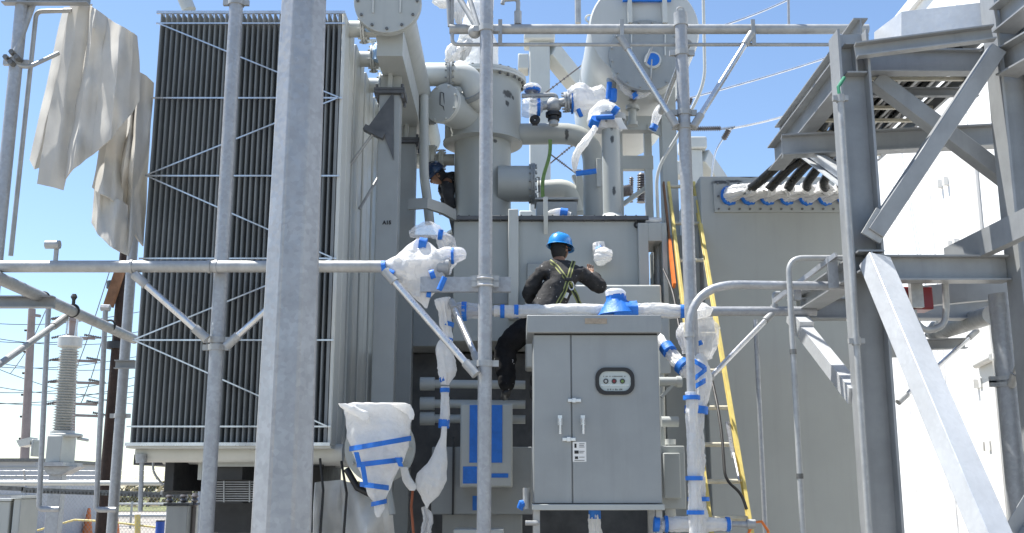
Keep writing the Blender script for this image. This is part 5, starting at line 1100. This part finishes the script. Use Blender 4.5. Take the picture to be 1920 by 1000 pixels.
    # jacket and trousers
    J2 = {'belly': ((A['pelvis']+A['chest'])/2, (.235, .17)), 'hem': (A['pelvis']+ (A['chest']-A['pelvis'])*.05, (.225, .17)), 'chest': (A['chest'], (.25, .18)), 'yoke': (A['chest']+(A['neck']-A['chest'])*.52, (.155, .115)), 'col': (A['neck']-(A['neck']-A['chest'])*.04, (.088, .085))}
    B2 = [('hem','belly'), ('belly','chest'), ('chest','yoke'), ('yoke','col')]
    for s in 'LR':
        e, wv = A['el'+s], A['wr'+s]; J2['sh'+s] = (A['sh'+s], .095); J2['ua'+s] = ((A['sh'+s]+e)/2, .09); J2['el'+s] = (e, .08); J2['fa'+s] = (e*.45+wv*.55, .068); J2['cu'+s] = (e*.03+wv*.97, .047)
        B2 += [('yoke','sh'+s), ('sh'+s,'ua'+s), ('ua'+s,'el'+s), ('el'+s,'fa'+s), ('fa'+s,'cu'+s)]
    jk = skin_mesh('jacket', J2, B2, M['cloth'], loc, body, 3, .05, .085)
    J3 = {'waist': (A['pelvis']+up*.06, (.165, .125)), 'pelvis': (A['pelvis'], (.17, .13))}; B3 = [('waist','pelvis')]
    for s in 'LR':
        k_, a_ = A['kn'+s], A['an'+s]; J3['hip'+s] = (A['hip'+s], .145); J3['th'+s] = ((A['hip'+s]+k_)/2, .145); J3['kn'+s] = (k_, .125); J3['ca'+s] = ((k_+a_)/2, .115); J3['an'+s] = (a_ + Vector((0,0,.03)), .085)
        B3 += [('pelvis','hip'+s), ('hip'+s,'th'+s), ('th'+s,'kn'+s), ('kn'+s,'ca'+s), ('ca'+s,'an'+s)]
    skin_mesh('trousers', J3, B3, M['trous'], loc, body, 3, .05, .1)
    for s in 'LR':
        a_, o_ = A['an'+s], A['toe'+s]; J4 = {'a': (a_+Vector((0,0,.06)), .052), 'b': (a_, .056), 'h': (a_-Vector((0,0,.045))-(o_-a_)*.15, .045), 'm': ((a_+o_)/2-Vector((0,0,.01)), .048), 't': (o_, (.048, .038))}
        skin_mesh('boot', J4, [('a','b'), ('b','m'), ('m','t'), ('b','h')], M['black'], loc, body, 2)
    return body, hp
wy = 10.72
V = Vector
A = dict(pelvis=W(1018, 598, wy+.0), chest=W(1048, 535, wy+.02), neck=W(1048, 481, wy+.075), head=W(1050, 468, wy+.10), hup=V((.06,.10,1)).normalized(), face=V((.55,.83,-.08)).normalized(),
         shL=W(1014, 512, wy+.04), elL=W(988, 556, wy+.12), wrL=W(1010, 575, wy+.33), thL=V((0,0,1)),
         shR=W(1087, 511, wy+.04), elR=W(1128, 540, wy+.12), wrR=W(1112, 514, wy+.34), thR=V((-1,0,.4)),
         hipL=W(1000, 608, wy+.02), knL=W(946, 650, wy+.12), anL=W(950, 738, wy+.05), toeL=W(944, 747, wy+.22),
         hipR=W(1032, 610, wy+.02), knR=W(1034, 672, wy+.10), anR=W(1000, 740, wy+.1), toeR=W(1002, 748, wy+.28))
f_ = A['face']; A['face'] = (f_ - A['hup']*f_.dot(A['hup'])).normalized()
body, hp = person('worker in black clothes and bright blue hard hat, seen from behind, wearing a harness', A, 'cloth', 'hat', W(985, 752, wy))
# safety harness: two shoulder straps crossing, D ring, side straps
def strap(pts, Y, wd, name='strap'):
    P = [W(u, v, y) for u, v, y in pts]; out = []
    for i in range(len(P)-1):
        for k in range(8): out.append(P[i].lerp(P[i+1], k/8))
    out.append(P[-1]); out = [on_back(p) for p in out]
    out = [out[0]] + [(out[i-1]+out[i]*2+out[i+1])/4 for i in range(1, len(out)-1)] + [out[-1]]; g = []; g2 = []
    for i, p in enumerate(out):
        d = (out[min(i+1, len(out)-1)]-out[max(i-1, 0)]).normalized(); sd = d.cross(V((0,1,0))).normalized()
        g.append([p - sd*wd/2, p, p + sd*wd/2]); g2.append([p - sd*wd*.22 - V((0,.006,0)), p + sd*wd*.22 - V((0,.006,0))])
    return g, g2
hy = wy-.155
from mathutils.bvhtree import BVHTree
jk = [c for c in body.children if c.name.startswith('jacket')][0]
tree = BVHTree.FromObject(jk, bpy.context.evaluated_depsgraph_get())
def on_back(p, off=.008):
    o = camo.location; d = (p-o).normalized(); h = tree.ray_cast(o - body.location, d)
    return h[0] + body.location - d*off if h[0] is not None else p
b = B(); b2 = B()
for pts in ([(1030, 489, wy+.0), (1044, 500, hy+.06), (1064, 526, hy+.0), (1078, 552, hy+.01), (1090, 576, hy+.05)],
            [(1076, 490, wy+.0), (1071, 504, hy+.06), (1066, 522, hy+.0), (1058, 548, hy+.01), (1042, 577, hy+.04)],
            [(1068, 530, hy-.004), (1082, 556, hy+.015), (1087, 577, hy+.05)]):
    g, g2 = strap(pts, hy, .042); b.grid(g, .006); b2.grid(g2, .004)
h_ = link('harness', b, M['strap'], body.location.copy(), body); link('harness_stripe', b2, M['strapd'], body.location.copy(), h_)
b = B(); c = on_back(W(1071, 536, hy-.03), .025); n0 = 0; b.ring(c, (.2,-1,.2), .034, .007); b.v = [V((c.x+(v.x-c.x)*.8, v.y, c.z+(v.z-c.z)*1.3)) for v in b.v]; link('d_ring', b, M['alu'], body.location.copy(), h_)
b = B(); c = on_back(W(1066, 524, hy-.018), .018); b.cbox(c, (.085, .02, .035)); link('back_pad', b, M['black'], body.location.copy(), h_, .006)
b = B(); c = on_back(W(1060, 553, hy-.02), .018); b.cbox(c, (.06, .012, .06), rot=Matrix.Rotation(.4, 3, 'Y')); link('harness_tag', b, M['paper'], body.location.copy(), h_, .003)
b = B(); b.tube([hp(.088, .0, .02), hp(.09, .06, .015), hp(.07, .1, .012), hp(0, .112, .01), hp(-.07, .1, .012), hp(-.09, .03, .015)], .006, 6); link('safety_glasses', b, M['black'], body.location.copy(), body)
# second worker, bent over behind the turret
w2 = 12.95
A = dict(pelvis=W(868, 375, w2+.62), chest=W(846, 346, w2+.25), neck=W(828, 331, w2+.1), head=W(819, 329, w2+.02), hup=V((-.62,-.30,.72)).normalized(), face=V((-.62,.12,-.78)),
         shL=W(838, 343, w2-.02), elL=W(841, 372, w2-.08), wrL=W(848, 396, w2-.1), thL=V((-1,0,0)),
         shR=W(842, 336, w2+.42), elR=W(838, 368, w2+.5), wrR=W(832, 388, w2+.36), thR=V((-1,0,0)),
         hipL=W(872, 378, w2+.6), knL=W(862, 390, w2+.7), anL=V((-.58, w2+.8, tz+.09)), toeL=V((-.6, w2+.65, tz+.06)),
         hipR=W(878, 372, w2+.8), knR=W(864, 382, w2+1.0), anR=V((-.6, w2+1.05, tz+.09)), toeR=V((-.62, w2+.9, tz+.06)))
f_ = A['face']; A['face'] = (f_ - A['hup']*f_.dot(A['hup'])).normalized()
person('second worker in dark jacket and navy hard hat bending down left of the turret', A, 'cloth', 'hatd', V((W(850, 390, w2).x, w2+.6, tz+.03)))
# ---------------------------------------------------------------- background steel and lines
def bus_post(u0, v0, Y, wpx, label, zbot=0):
    p = W(u0, v0, Y); wd = RP(wpx, v0, Y)
    t = T('bus_support', label, 'post', (p.x, Y, 0), 'pale square posts of the switchyard behind')
    b = B(); b.box((p.x-wd/2, Y-wd/2, 0), (p.x+wd/2, Y+wd/2, p.z)); t.part('post', b, M['paint2'], bevel=.02)
    b = B(); b.box((p.x-wd*.75, Y-wd*.75, p.z), (p.x+wd*.75, Y+wd*.75, p.z+.25)); t.part('cap', b, M['paint2'], bevel=.03)
    b = B(); b.box((p.x-wd*1.05, Y-.2, p.z-.55), (p.x-wd/2-.01, Y+.2, p.z-.25)); b.bar((p.x+wd*.5, Y, p.z-.1), (p.x+wd*3, Y+1.0, p.z-.9), .3, .35); b.bar((p.x+wd*.5, Y, p.z-3.4), (p.x+wd*3.2, Y+1.0, p.z-4.4), .3, .35); b.box((p.x-wd*1.0, Y-.2, p.z-3.6), (p.x+wd*1.1, Y+.2, p.z-3.3)); t.part('bracket', b, M['paint2'], bevel=.02, sep=True)
bus_post(1011, 85, 19, 38, 'pale square switchyard post rising behind the turret, left of the conservator')
bus_post(1298, 285, 21, 32, 'pale square switchyard post half hidden by the ringed post')
def insul(b, a, c, r, k):
    a, c = V(a), V(c); d = c-a; n = d.normalized()
    b.tube([a, c], r*.35, 8)
    for i in range(k): p = a + d*((i+.5)/k); b.tube([p-n*r*.25, p+n*r*.25], [r, r*.6], 12)
wires = [((1290, 200), (1480, -6), 15, 'upper thin conductor rising to the top right from the conservator'), ((1270, 185), (1580, 95), 15, 'bright conductor slanting up to the tower top'), ((1368, 243), (1500, 210), 15, 'lower conductor running right from the dark insulator string')]
for (a, c, Y, lab) in (((1350, 50), (1490, -6), 16, wires[0][3]), ((1290, 185), (1600, 92), 16, wires[1][3]), ((1360, 243), (1510, 206), 16, wires[2][3])):
    b = B(); A_, C_ = W(*a, Y), W(*c, Y+.5); b.tube([A_.lerp(C_, i/10) - V((0,0,.03*math.sin(math.pi*i/10))) for i in range(11)], .018, 6); one('conductor', b, M['alu'], lab, 'wire', 'bright conductors above the cable box')
t = T('insulator_string', 'dark ribbed insulator string beside the ringed post with a drooping wire', 'insulator', W(1340, 245, 16)); b = B(); insul(b, W(1296, 242, 16), W(1352, 241, 16), .045, 14); insul(b, W(1366, 245, 16), W(1356, 262, 16), .05, 5); t.part('ribs', b, M['ins'])
b = B(); b.tube(fillet([W(1357, 258, 16), W(1340, 285, 16), W(1334, 335, 16)], .4), .014, 6); b.tube([W(1350, 242, 16), W(1378, 238, 16), W(1366, 248, 16)], .02, 6); t.part('wire', b, M['alu'])
b = B(); insul(b, W(1264, 187, 16), W(1292, 187, 16), .05, 6); insul(b, W(1292, 196, 15.9), W(1296, 184, 15.9), .04, 4); one('insulator_string', b, M['ins'], 'small insulator right of the conservator at its lower edge', 'insulator')
for lab, a, c in (('thin slanting insulator link between the left switchyard post and the conservator', (1034, 166), (1068, 140)), ('thin slanting insulator link below the right oil pipe', (1052, 290), (1074, 272)), ('short insulator link left of the conservator frame', (1046, 300), (1062, 312))):
    b = B(); A_, C_ = W(*a, 18), W(*c, 18); insul(b, A_, C_, .03, 5); b.tube([A_-(C_-A_)*.9, A_], .014, 6); b.tube([C_, C_+(C_-A_)*1.1], .014, 6); one('insulator_link', b, M['ins'], lab, 'insulator', 'thin insulator links behind the transformer')
for k, (u, v) in enumerate(((1183, 352), (1202, 345))):
    b = B(); insul(b, W(u, 380, 20), W(u+1, v-20, 20), .09 if k else .05, 12); 
    if k == 0: insul(b, W(1165, 360, 20), W(1184, 356, 20), .12, 7)
    one('switch_insulator', b, M['ins'], ['dark switch insulators with a sideways stack seen through the conservator frame', 'thick dark insulator stack at the right of the conservator frame opening'][k], 'insulator')
b = B(); b.tube([W(1083, -20, 16), W(1084, 44, 16)], .05, 8); one('lightning_rod', b, M['galv2'], 'thin rod standing up left of the conservator at the top edge', 'rod')
b = B(); b.tube([W(1478, -10, 9.1), W(1479, 52, 9.1)], .012, 8); one('riser_rod', b, M['galv'], 'thin rod rising from the top right pipe', 'rod')
# left background
def ltube(name, lab, cat, u, v, Y, z0, z1, r, m, r1=None, grp=None):
    p = W(u, v, Y); b = B(); b.tube([(p.x, Y, z0), (p.x, Y, z1)], [r, r if r1 is None else r1], 16); return one(name, b, M[m], lab, cat, grp)
t = T('wooden_pole', 'dark brown wooden utility pole close behind the drop cloth', 'utility pole', (W(207, 750, 24).x, 24, 0))
pq = W(212, 750, 24); b = B(); b.tube([(pq.x-.03, 24, 0), (pq.x, 24, W(212, 750, 24).z), (pq.x+.02, 24, W(228, 480, 24).z), (pq.x+.03, 24, W(230, 455, 24).z)], [.15, .135, .12, .115], 16); t.part('trunk', b, M['brown'])
b = B(); b.bar(W(203, 575, 23.8), W(226, 505, 23.8), .14, .2); b.bar(W(226, 575, 24.3), W(248, 505, 24.3), .14, .2); t.part('timber_brace', b, M['wood'])
b = B()
for v in (535, 648): b.tube([(W(217, v, 24).x, 24, W(217, v, 24).z-.08), (W(217, v, 24).x, 24, W(217, v, 24).z+.08)], .2, 16)
t.part('band', b, M['dark'], sep=True)
t = T('arrester', 'ribbed grey porcelain bushing on a steel box and pedestal at the lower left', 'bushing', (W(108, 900, 18).x, 18, 0))
p0 = W(122, 815, 18); zt_ = W(126, 632, 18).z; zb_ = p0.z; H = zt_-zb_; prof = [(.2, 0), (.2, .05)]
for i in range(30): z = .08 + i*(H-.3)/30; prof += [(.125, z), (.185-.02*i/30, z+.02), (.12, z+.04)]
prof += [(.13, H-.2), (.2, H-.17), (.2, H-.02), (.18, H)]
b = B(); b.lathe((W(124, 730, 18).x, 18, zb_), (0,0,1), prof, 24); t.part('porcelain', b, M['porc'])
b = B(); b.tube([(W(124, 730, 18).x-.08, 18, zb_+H), (W(124, 730, 18).x-.07, 18, zb_+H+.35)], .02, 8); b.tube([(W(124, 730, 18).x+.08, 18, zb_+H), (W(124, 730, 18).x+.1, 18, zb_+H+.4)], .02, 8); t.part('terminal', b, M['alu'])
b = B(); b.box(W(84, 868, 17.7), W(144, 820, 18.3)); b.box(W(56, 856, 17.8), W(83, 826, 18.2)); b.lathe(W(124, 820, 18), (0,0,1), [(.26, 0), (.26, .05), (.2, .06)], 20); t.part('box', b, M['paint'], bevel=.015)
b = B(); b.poly([W(30, 826, 17.8), W(56, 820, 17.8), W(56, 834, 17.8), W(36, 838, 17.8)], (0,.3,0)); b.tube([W(145, 822, 18), W(166, 826, 18)], .025, 8); t.part('spout', b, M['porc'], sep=True)
b = B(); b.box(W(66, 874, 17.6), W(155, 869, 18.4)); b.poly([W(76, 875, 17.82), W(146, 875, 17.82), W(116, 890, 17.82), W(90, 890, 17.82)], (0,.36,0)); t.part('bracket', b, M['galv'])
pxx = W(104, 930, 18).x; b = B(); b.box((pxx-.1, 17.9, 0), (pxx+.12, 18.1, W(104, 875, 18).z)); t.part('pedestal', b, M['galv'], bevel=.01)
# slim conduits hanging in front
for u, v, zz0, zz1, lab in ((83, 760, 955, 575, 'slim upright pipe in front of the ribbed bushing, bent at its foot'), (190, 760, 956, 580, 'slim upright pipe with a nozzle top in front of the brown pole')):
    b = B(); p0 = W(u, v, 12); b.tube(fillet([W(u+28, zz0, 12), (W(u-10, zz0, 12).x, 12, W(u, zz0, 12).z), (W(u+8, zz1, 12).x, 12, W(u, zz1, 12).z)], .05), .03, 10)
    if u > 100: b.tube([W(u, 577, 12), W(u+16, 578, 12)], .04, 8)
    one('sprinkler_drop', b, M['galv'], lab, 'pipe', 'slim drop pipes at lower left')
b = B(); b.chan(W(217, 684, 12.3), W(254, 684, 12.3), .06, .1); one('strut_channel', b, M['beam'], 'short channel bracket on the post behind the lower left radiator corner', 'bracket')
GF = 'tall far utility poles with crossarms'
def far_pole(label, u0, v0, u1, v1, Y, wpx, arms):
    t = T('far_utility_pole', label, 'utility pole', (W(u1, v1, Y).x, Y, 0), GF); r = RP(wpx/2, 700, Y)
    a, c = W(u0, v0, Y), W(u1, v1, Y); d = (a-c).normalized(); base = c - d*(c.z/d.z); b = B(); b.tube([base, a], [r*1.2, r*.9], 12); t.part('trunk', b, M['polefar'])
    b = B(); k = int((a-base).length/.9)
    for i in range(3, k): p = base.lerp(a, i/k); b.tube([p-V((r*1.6,0,0)), p-V((r*.5,0,0))], .05, 6)
    t.part('step', b, M['dark'], sep=True)
    for (v, l0, l1) in arms:
        b = B(); b.bar(W(u0-l0, v, Y-.3), W(u0+l1, v+3, Y-.3), .1, .12); ar = t.part('crossarm', b, M['polefar'])
        for q in (-1, 1):
            L = l1 if q > 0 else l0
            if L > 22:
                b = B(); insul(b, W(u0+q*(L-20), v-4, Y-.5), W(u0+q*(L+12), v+2, Y-.5), .07, 10); t.part('insulator', b, M['ins'], ar)
far_pole('far pole with climbing steps at the left edge, nearer the shed', 60, 580, 46, 860, 46, 15, [(590, 4, 16)])
far_pole('far pole with many crossarms standing right behind the ribbed bushing', 138, 590, 128, 900, 50, 17, [(598, 40, 36), (632, 30, 40), (675, 40, 44), (716, 44, 48), (756, 40, 44), (778, 20, 56)])
random.seed(11)
wl = [('topmost', 596, 585), ('second from top', 612, 640), ('third from top', 628, 622), ('fourth from top', 655, 690), ('fifth from top', 676, 668), ('sixth from top', 700, 735), ('seventh from top', 728, 706), ('eighth from top', 740, 742), ('ninth from top', 640, 760), ('lowest', 752, 720)]
for nm, va, vb in wl:
    b = B(); a, c = W(-120, va, 52), W(262, vb, 56); b.tube([a.lerp(c, i/14)-V((0,0,.5*math.sin(math.pi*i/14))) for i in range(15)], .02, 5)
    one('power_line', b, M['ins'], nm + ' thin power line at the left picture edge', 'wire', 'far power lines at the left')
for k, (a, c) in enumerate((((205, 510), (120, 745)), ((196, 620), (150, 760)), ((20, 700), (95, 560)))):
    b = B(); A_, C_ = W(*a, 48), W(*c, 50); b.tube([A_.lerp(C_, i/8)-V((0,0,.4*math.sin(math.pi*i/8))) for i in range(9)], .022, 5)
    one('jumper_wire', b, M['ins'], ['long slack wire dropping left from beside the brown pole top', 'short slack wire between the ribbed bushing and the brown pole', 'slack wire beside the stepped far pole'][k], 'wire')
# shed, rails, fence, cabinets
t = T('metal_shed', 'low pale metal shed at the left edge behind the rails', 'shed', (-17, 36, 0)); p0 = W(-200, 866, 34); p1 = W(72, 866, 34)
b = B(); b.box((p0.x, 34, 0), (p1.x, 40, p1.z)); t.part('wall', b, M['shed'])
b = B()
for i in range(9): z = .3+i*.28; b.box((p0.x, 33.97, z), (p1.x, 33.998, z+.02)) if z < p1.z else None
t.part('cladding_rib', b, M['paint'])
b = B(); b.box((p0.x-.2, 33.8, p1.z+.002), (p1.x+.2, 40.2, p1.z+.1)); t.part('roof', b, M['bolt'])
for u0, u1, vv, lab in ((-40, 20, 940, 'grey equipment cabinet at the lower left corner'), (26, 40, 935, 'narrow dark-sided cabinet next to the corner cabinet')):
    a, c = W(u0, vv, 13), W(u1, vv, 13); t = T('equipment_cabinet', lab, 'cabinet', ((a.x+c.x)/2, 13.2, 0)); b = B(); b.box((a.x, 13, 0), (c.x, 13.5, a.z)); t.part('body', b, M['paint'], bevel=.012)
    b = B(); b.box((a.x-.02, 12.97, a.z+.002), (c.x+.02, 13.53, a.z+.03)); t.part('roof', b, M['paint2'])
b = B(); z_ = W(100, 906, 16).z; b.tube([(W(-60, 902, 16).x, 16, z_), (W(302, 909, 16).x, 16, z_)], .035, 12); one('guard_rail', b, M['paint2'], 'white horizontal rail crossing at lower left', 'rail')
b = B(); b.bar(W(-40, 913, 15), W(45, 917, 15), .06, .06); z0 = W(40, 917, 15); b.bar(W(42, 919, 15), W(352, 930, 15), .06, .07)
for i in range(46): p = W(48+i*6.6, 921+i*.235, 14.96); b.box((p.x-.012, 14.95, p.z-.02), (p.x+.012, 14.968, p.z+.012))
one('slotted_rail', b, M['bolt'], 'dark slotted strut rail crossing at lower left below the white rail', 'rail')
t = T('chain_link_fence', 'chain-link fence with barbed wire on top at lower left', 'fence', (-12, 30, 0))
fx0, fx1 = -20.0, -6.5; b = B()
for x in (-19, -16.2, -13.4, W(199, 940, 30).x, -8.6): b.tube([(x, 30, 0), (x, 30, 1.75), (x, 29.99, 1.78), (x, 29.8, 2.12)], [.045,.045,.03,.03], 10)
t.part('fence_post', b, M['galv'], sep=True)
b = B()
for i in range(-18, 136):
    x = fx0+i*.1; L = 1.7
    for s in (1, -1):
        a = V((x, 30+.004*s, .03)); c = V((x+s*L*.8, 30+.004*s, 1.72))
        if min(a.x, c.x) >= fx0 and max(a.x, c.x) <= fx1: b.tube([a, c], .0035, 3, False)
t.part('mesh', b, M['galv2'])
b = B()
for z, y in ((1.85, 29.95), (1.97, 29.88), (2.1, 29.81)): b.tube([(fx0, y, z), (fx1, y, z)], .006, 4)
b.tube([(fx0, 30, 1.74), (fx1, 30, 1.74)], .025, 8); t.part('barbed_wire', b, M['galv'])
b = B()
for z in (.5, 1.0): b.tube([(-22, 46, z), (-8, 46, z)], .05, 8)
for i in range(8): b.tube([(-22+2*i, 46, 0), (-22+2*i, 46, 1.1)], .05, 8)
one('rail_fence', b, M['paint'], 'low grey rail fence far behind the chain-link fence', 'fence')
for u, Y, lab in ((165, 38, 'orange traffic cone far off, left of the brown pole foot'), (216, 36, 'orange traffic cone far off, right of the brown pole foot')):
    c = W(u, 980, Y); t = T('traffic_cone', lab, 'cone', (c.x, Y, 0), 'orange cones in the yard'); b = B(); b.lathe((c.x, Y, .04), (0,0,1), [(.19, 0), (.05, .9), (.04, .92)], 16); t.part('cone', b, M['orange'])
    b = B(); b.box((c.x-.25, Y-.25, .0), (c.x+.25, Y+.25, .04)); t.part('base', b, M['orange'])
t = T('orange_barrier', 'strip of orange barrier netting strung in the yard', 'barrier', (-11, 37, 0)); b = B(); b.grid([[V((-11.6+.35*i, 37+.1*math.sin(i), .5+.45*j-.06*math.sin(i*.8))) for i in range(12)] for j in (0, 1)], .01); t.part('netting', b, mat('orange_netting', (.7,.22,.12), .8, var=.2, sc=20, alpha=.6))
b = B()
for i in (0, 6, 11): b.tube([(-11.6+.35*i, 37, 0), (-11.6+.35*i, 37, 1.1)], .03, 8)
t.part('stake', b, M['bolt'])
b = B(); b.tube([W(70, 995, 33), W(140, 975, 33), W(200, 978, 33), W(300, 990, 33)], .03, 6); b.tube([W(258, 965, 33), W(258, 1010, 33)], .09, 10); one('caution_tape', b, M['yellow'], 'yellow tape line strung low across the yard to a yellow post', 'tape')
t = T('blue_drum', 'slim blue drum standing at the bottom below the dark hanging box', 'drum', (W(301, 990, 20).x, 20, 0)); c = W(301, 978, 20); b = B(); b.lathe((c.x, 20, 0), (0,0,1), [(.08, 0), (.08, .3), (.086, .31), (.08, .33), (.08, .65), (.086, .66), (.08, .68), (.08, c.z)], 24); t.part('barrel', b, M['bluebar'])
b = B(); b.lathe((c.x, 20, c.z), (0,0,1), [(.084, .002), (.084, .02), (.07, .021)], 24); t.part('lid', b, M['dark'])
# far scrub and tree line
random.seed(5); b = B()
for i in range(2600):
    x = random.uniform(-70, 8); y = random.uniform(92, 120); h = random.uniform(0, 1)*(1.9+.9*noise.noise(V((x*.12, y*.1, 0)))+.5)
    r = random.uniform(.25, .6); n_ = V((random.gauss(0,1), random.gauss(0,1), random.gauss(0,1))).normalized(); u_ = n_.orthogonal().normalized(); q = n_.cross(u_); c = V((x, y, max(.1, h)))
    b.add([c+u_*r, c+q*r*.6, c-u_*r, c-q*r*.6], [(0,1,2,3)])
struct('scrub', b, M['bush'], 'stuff')
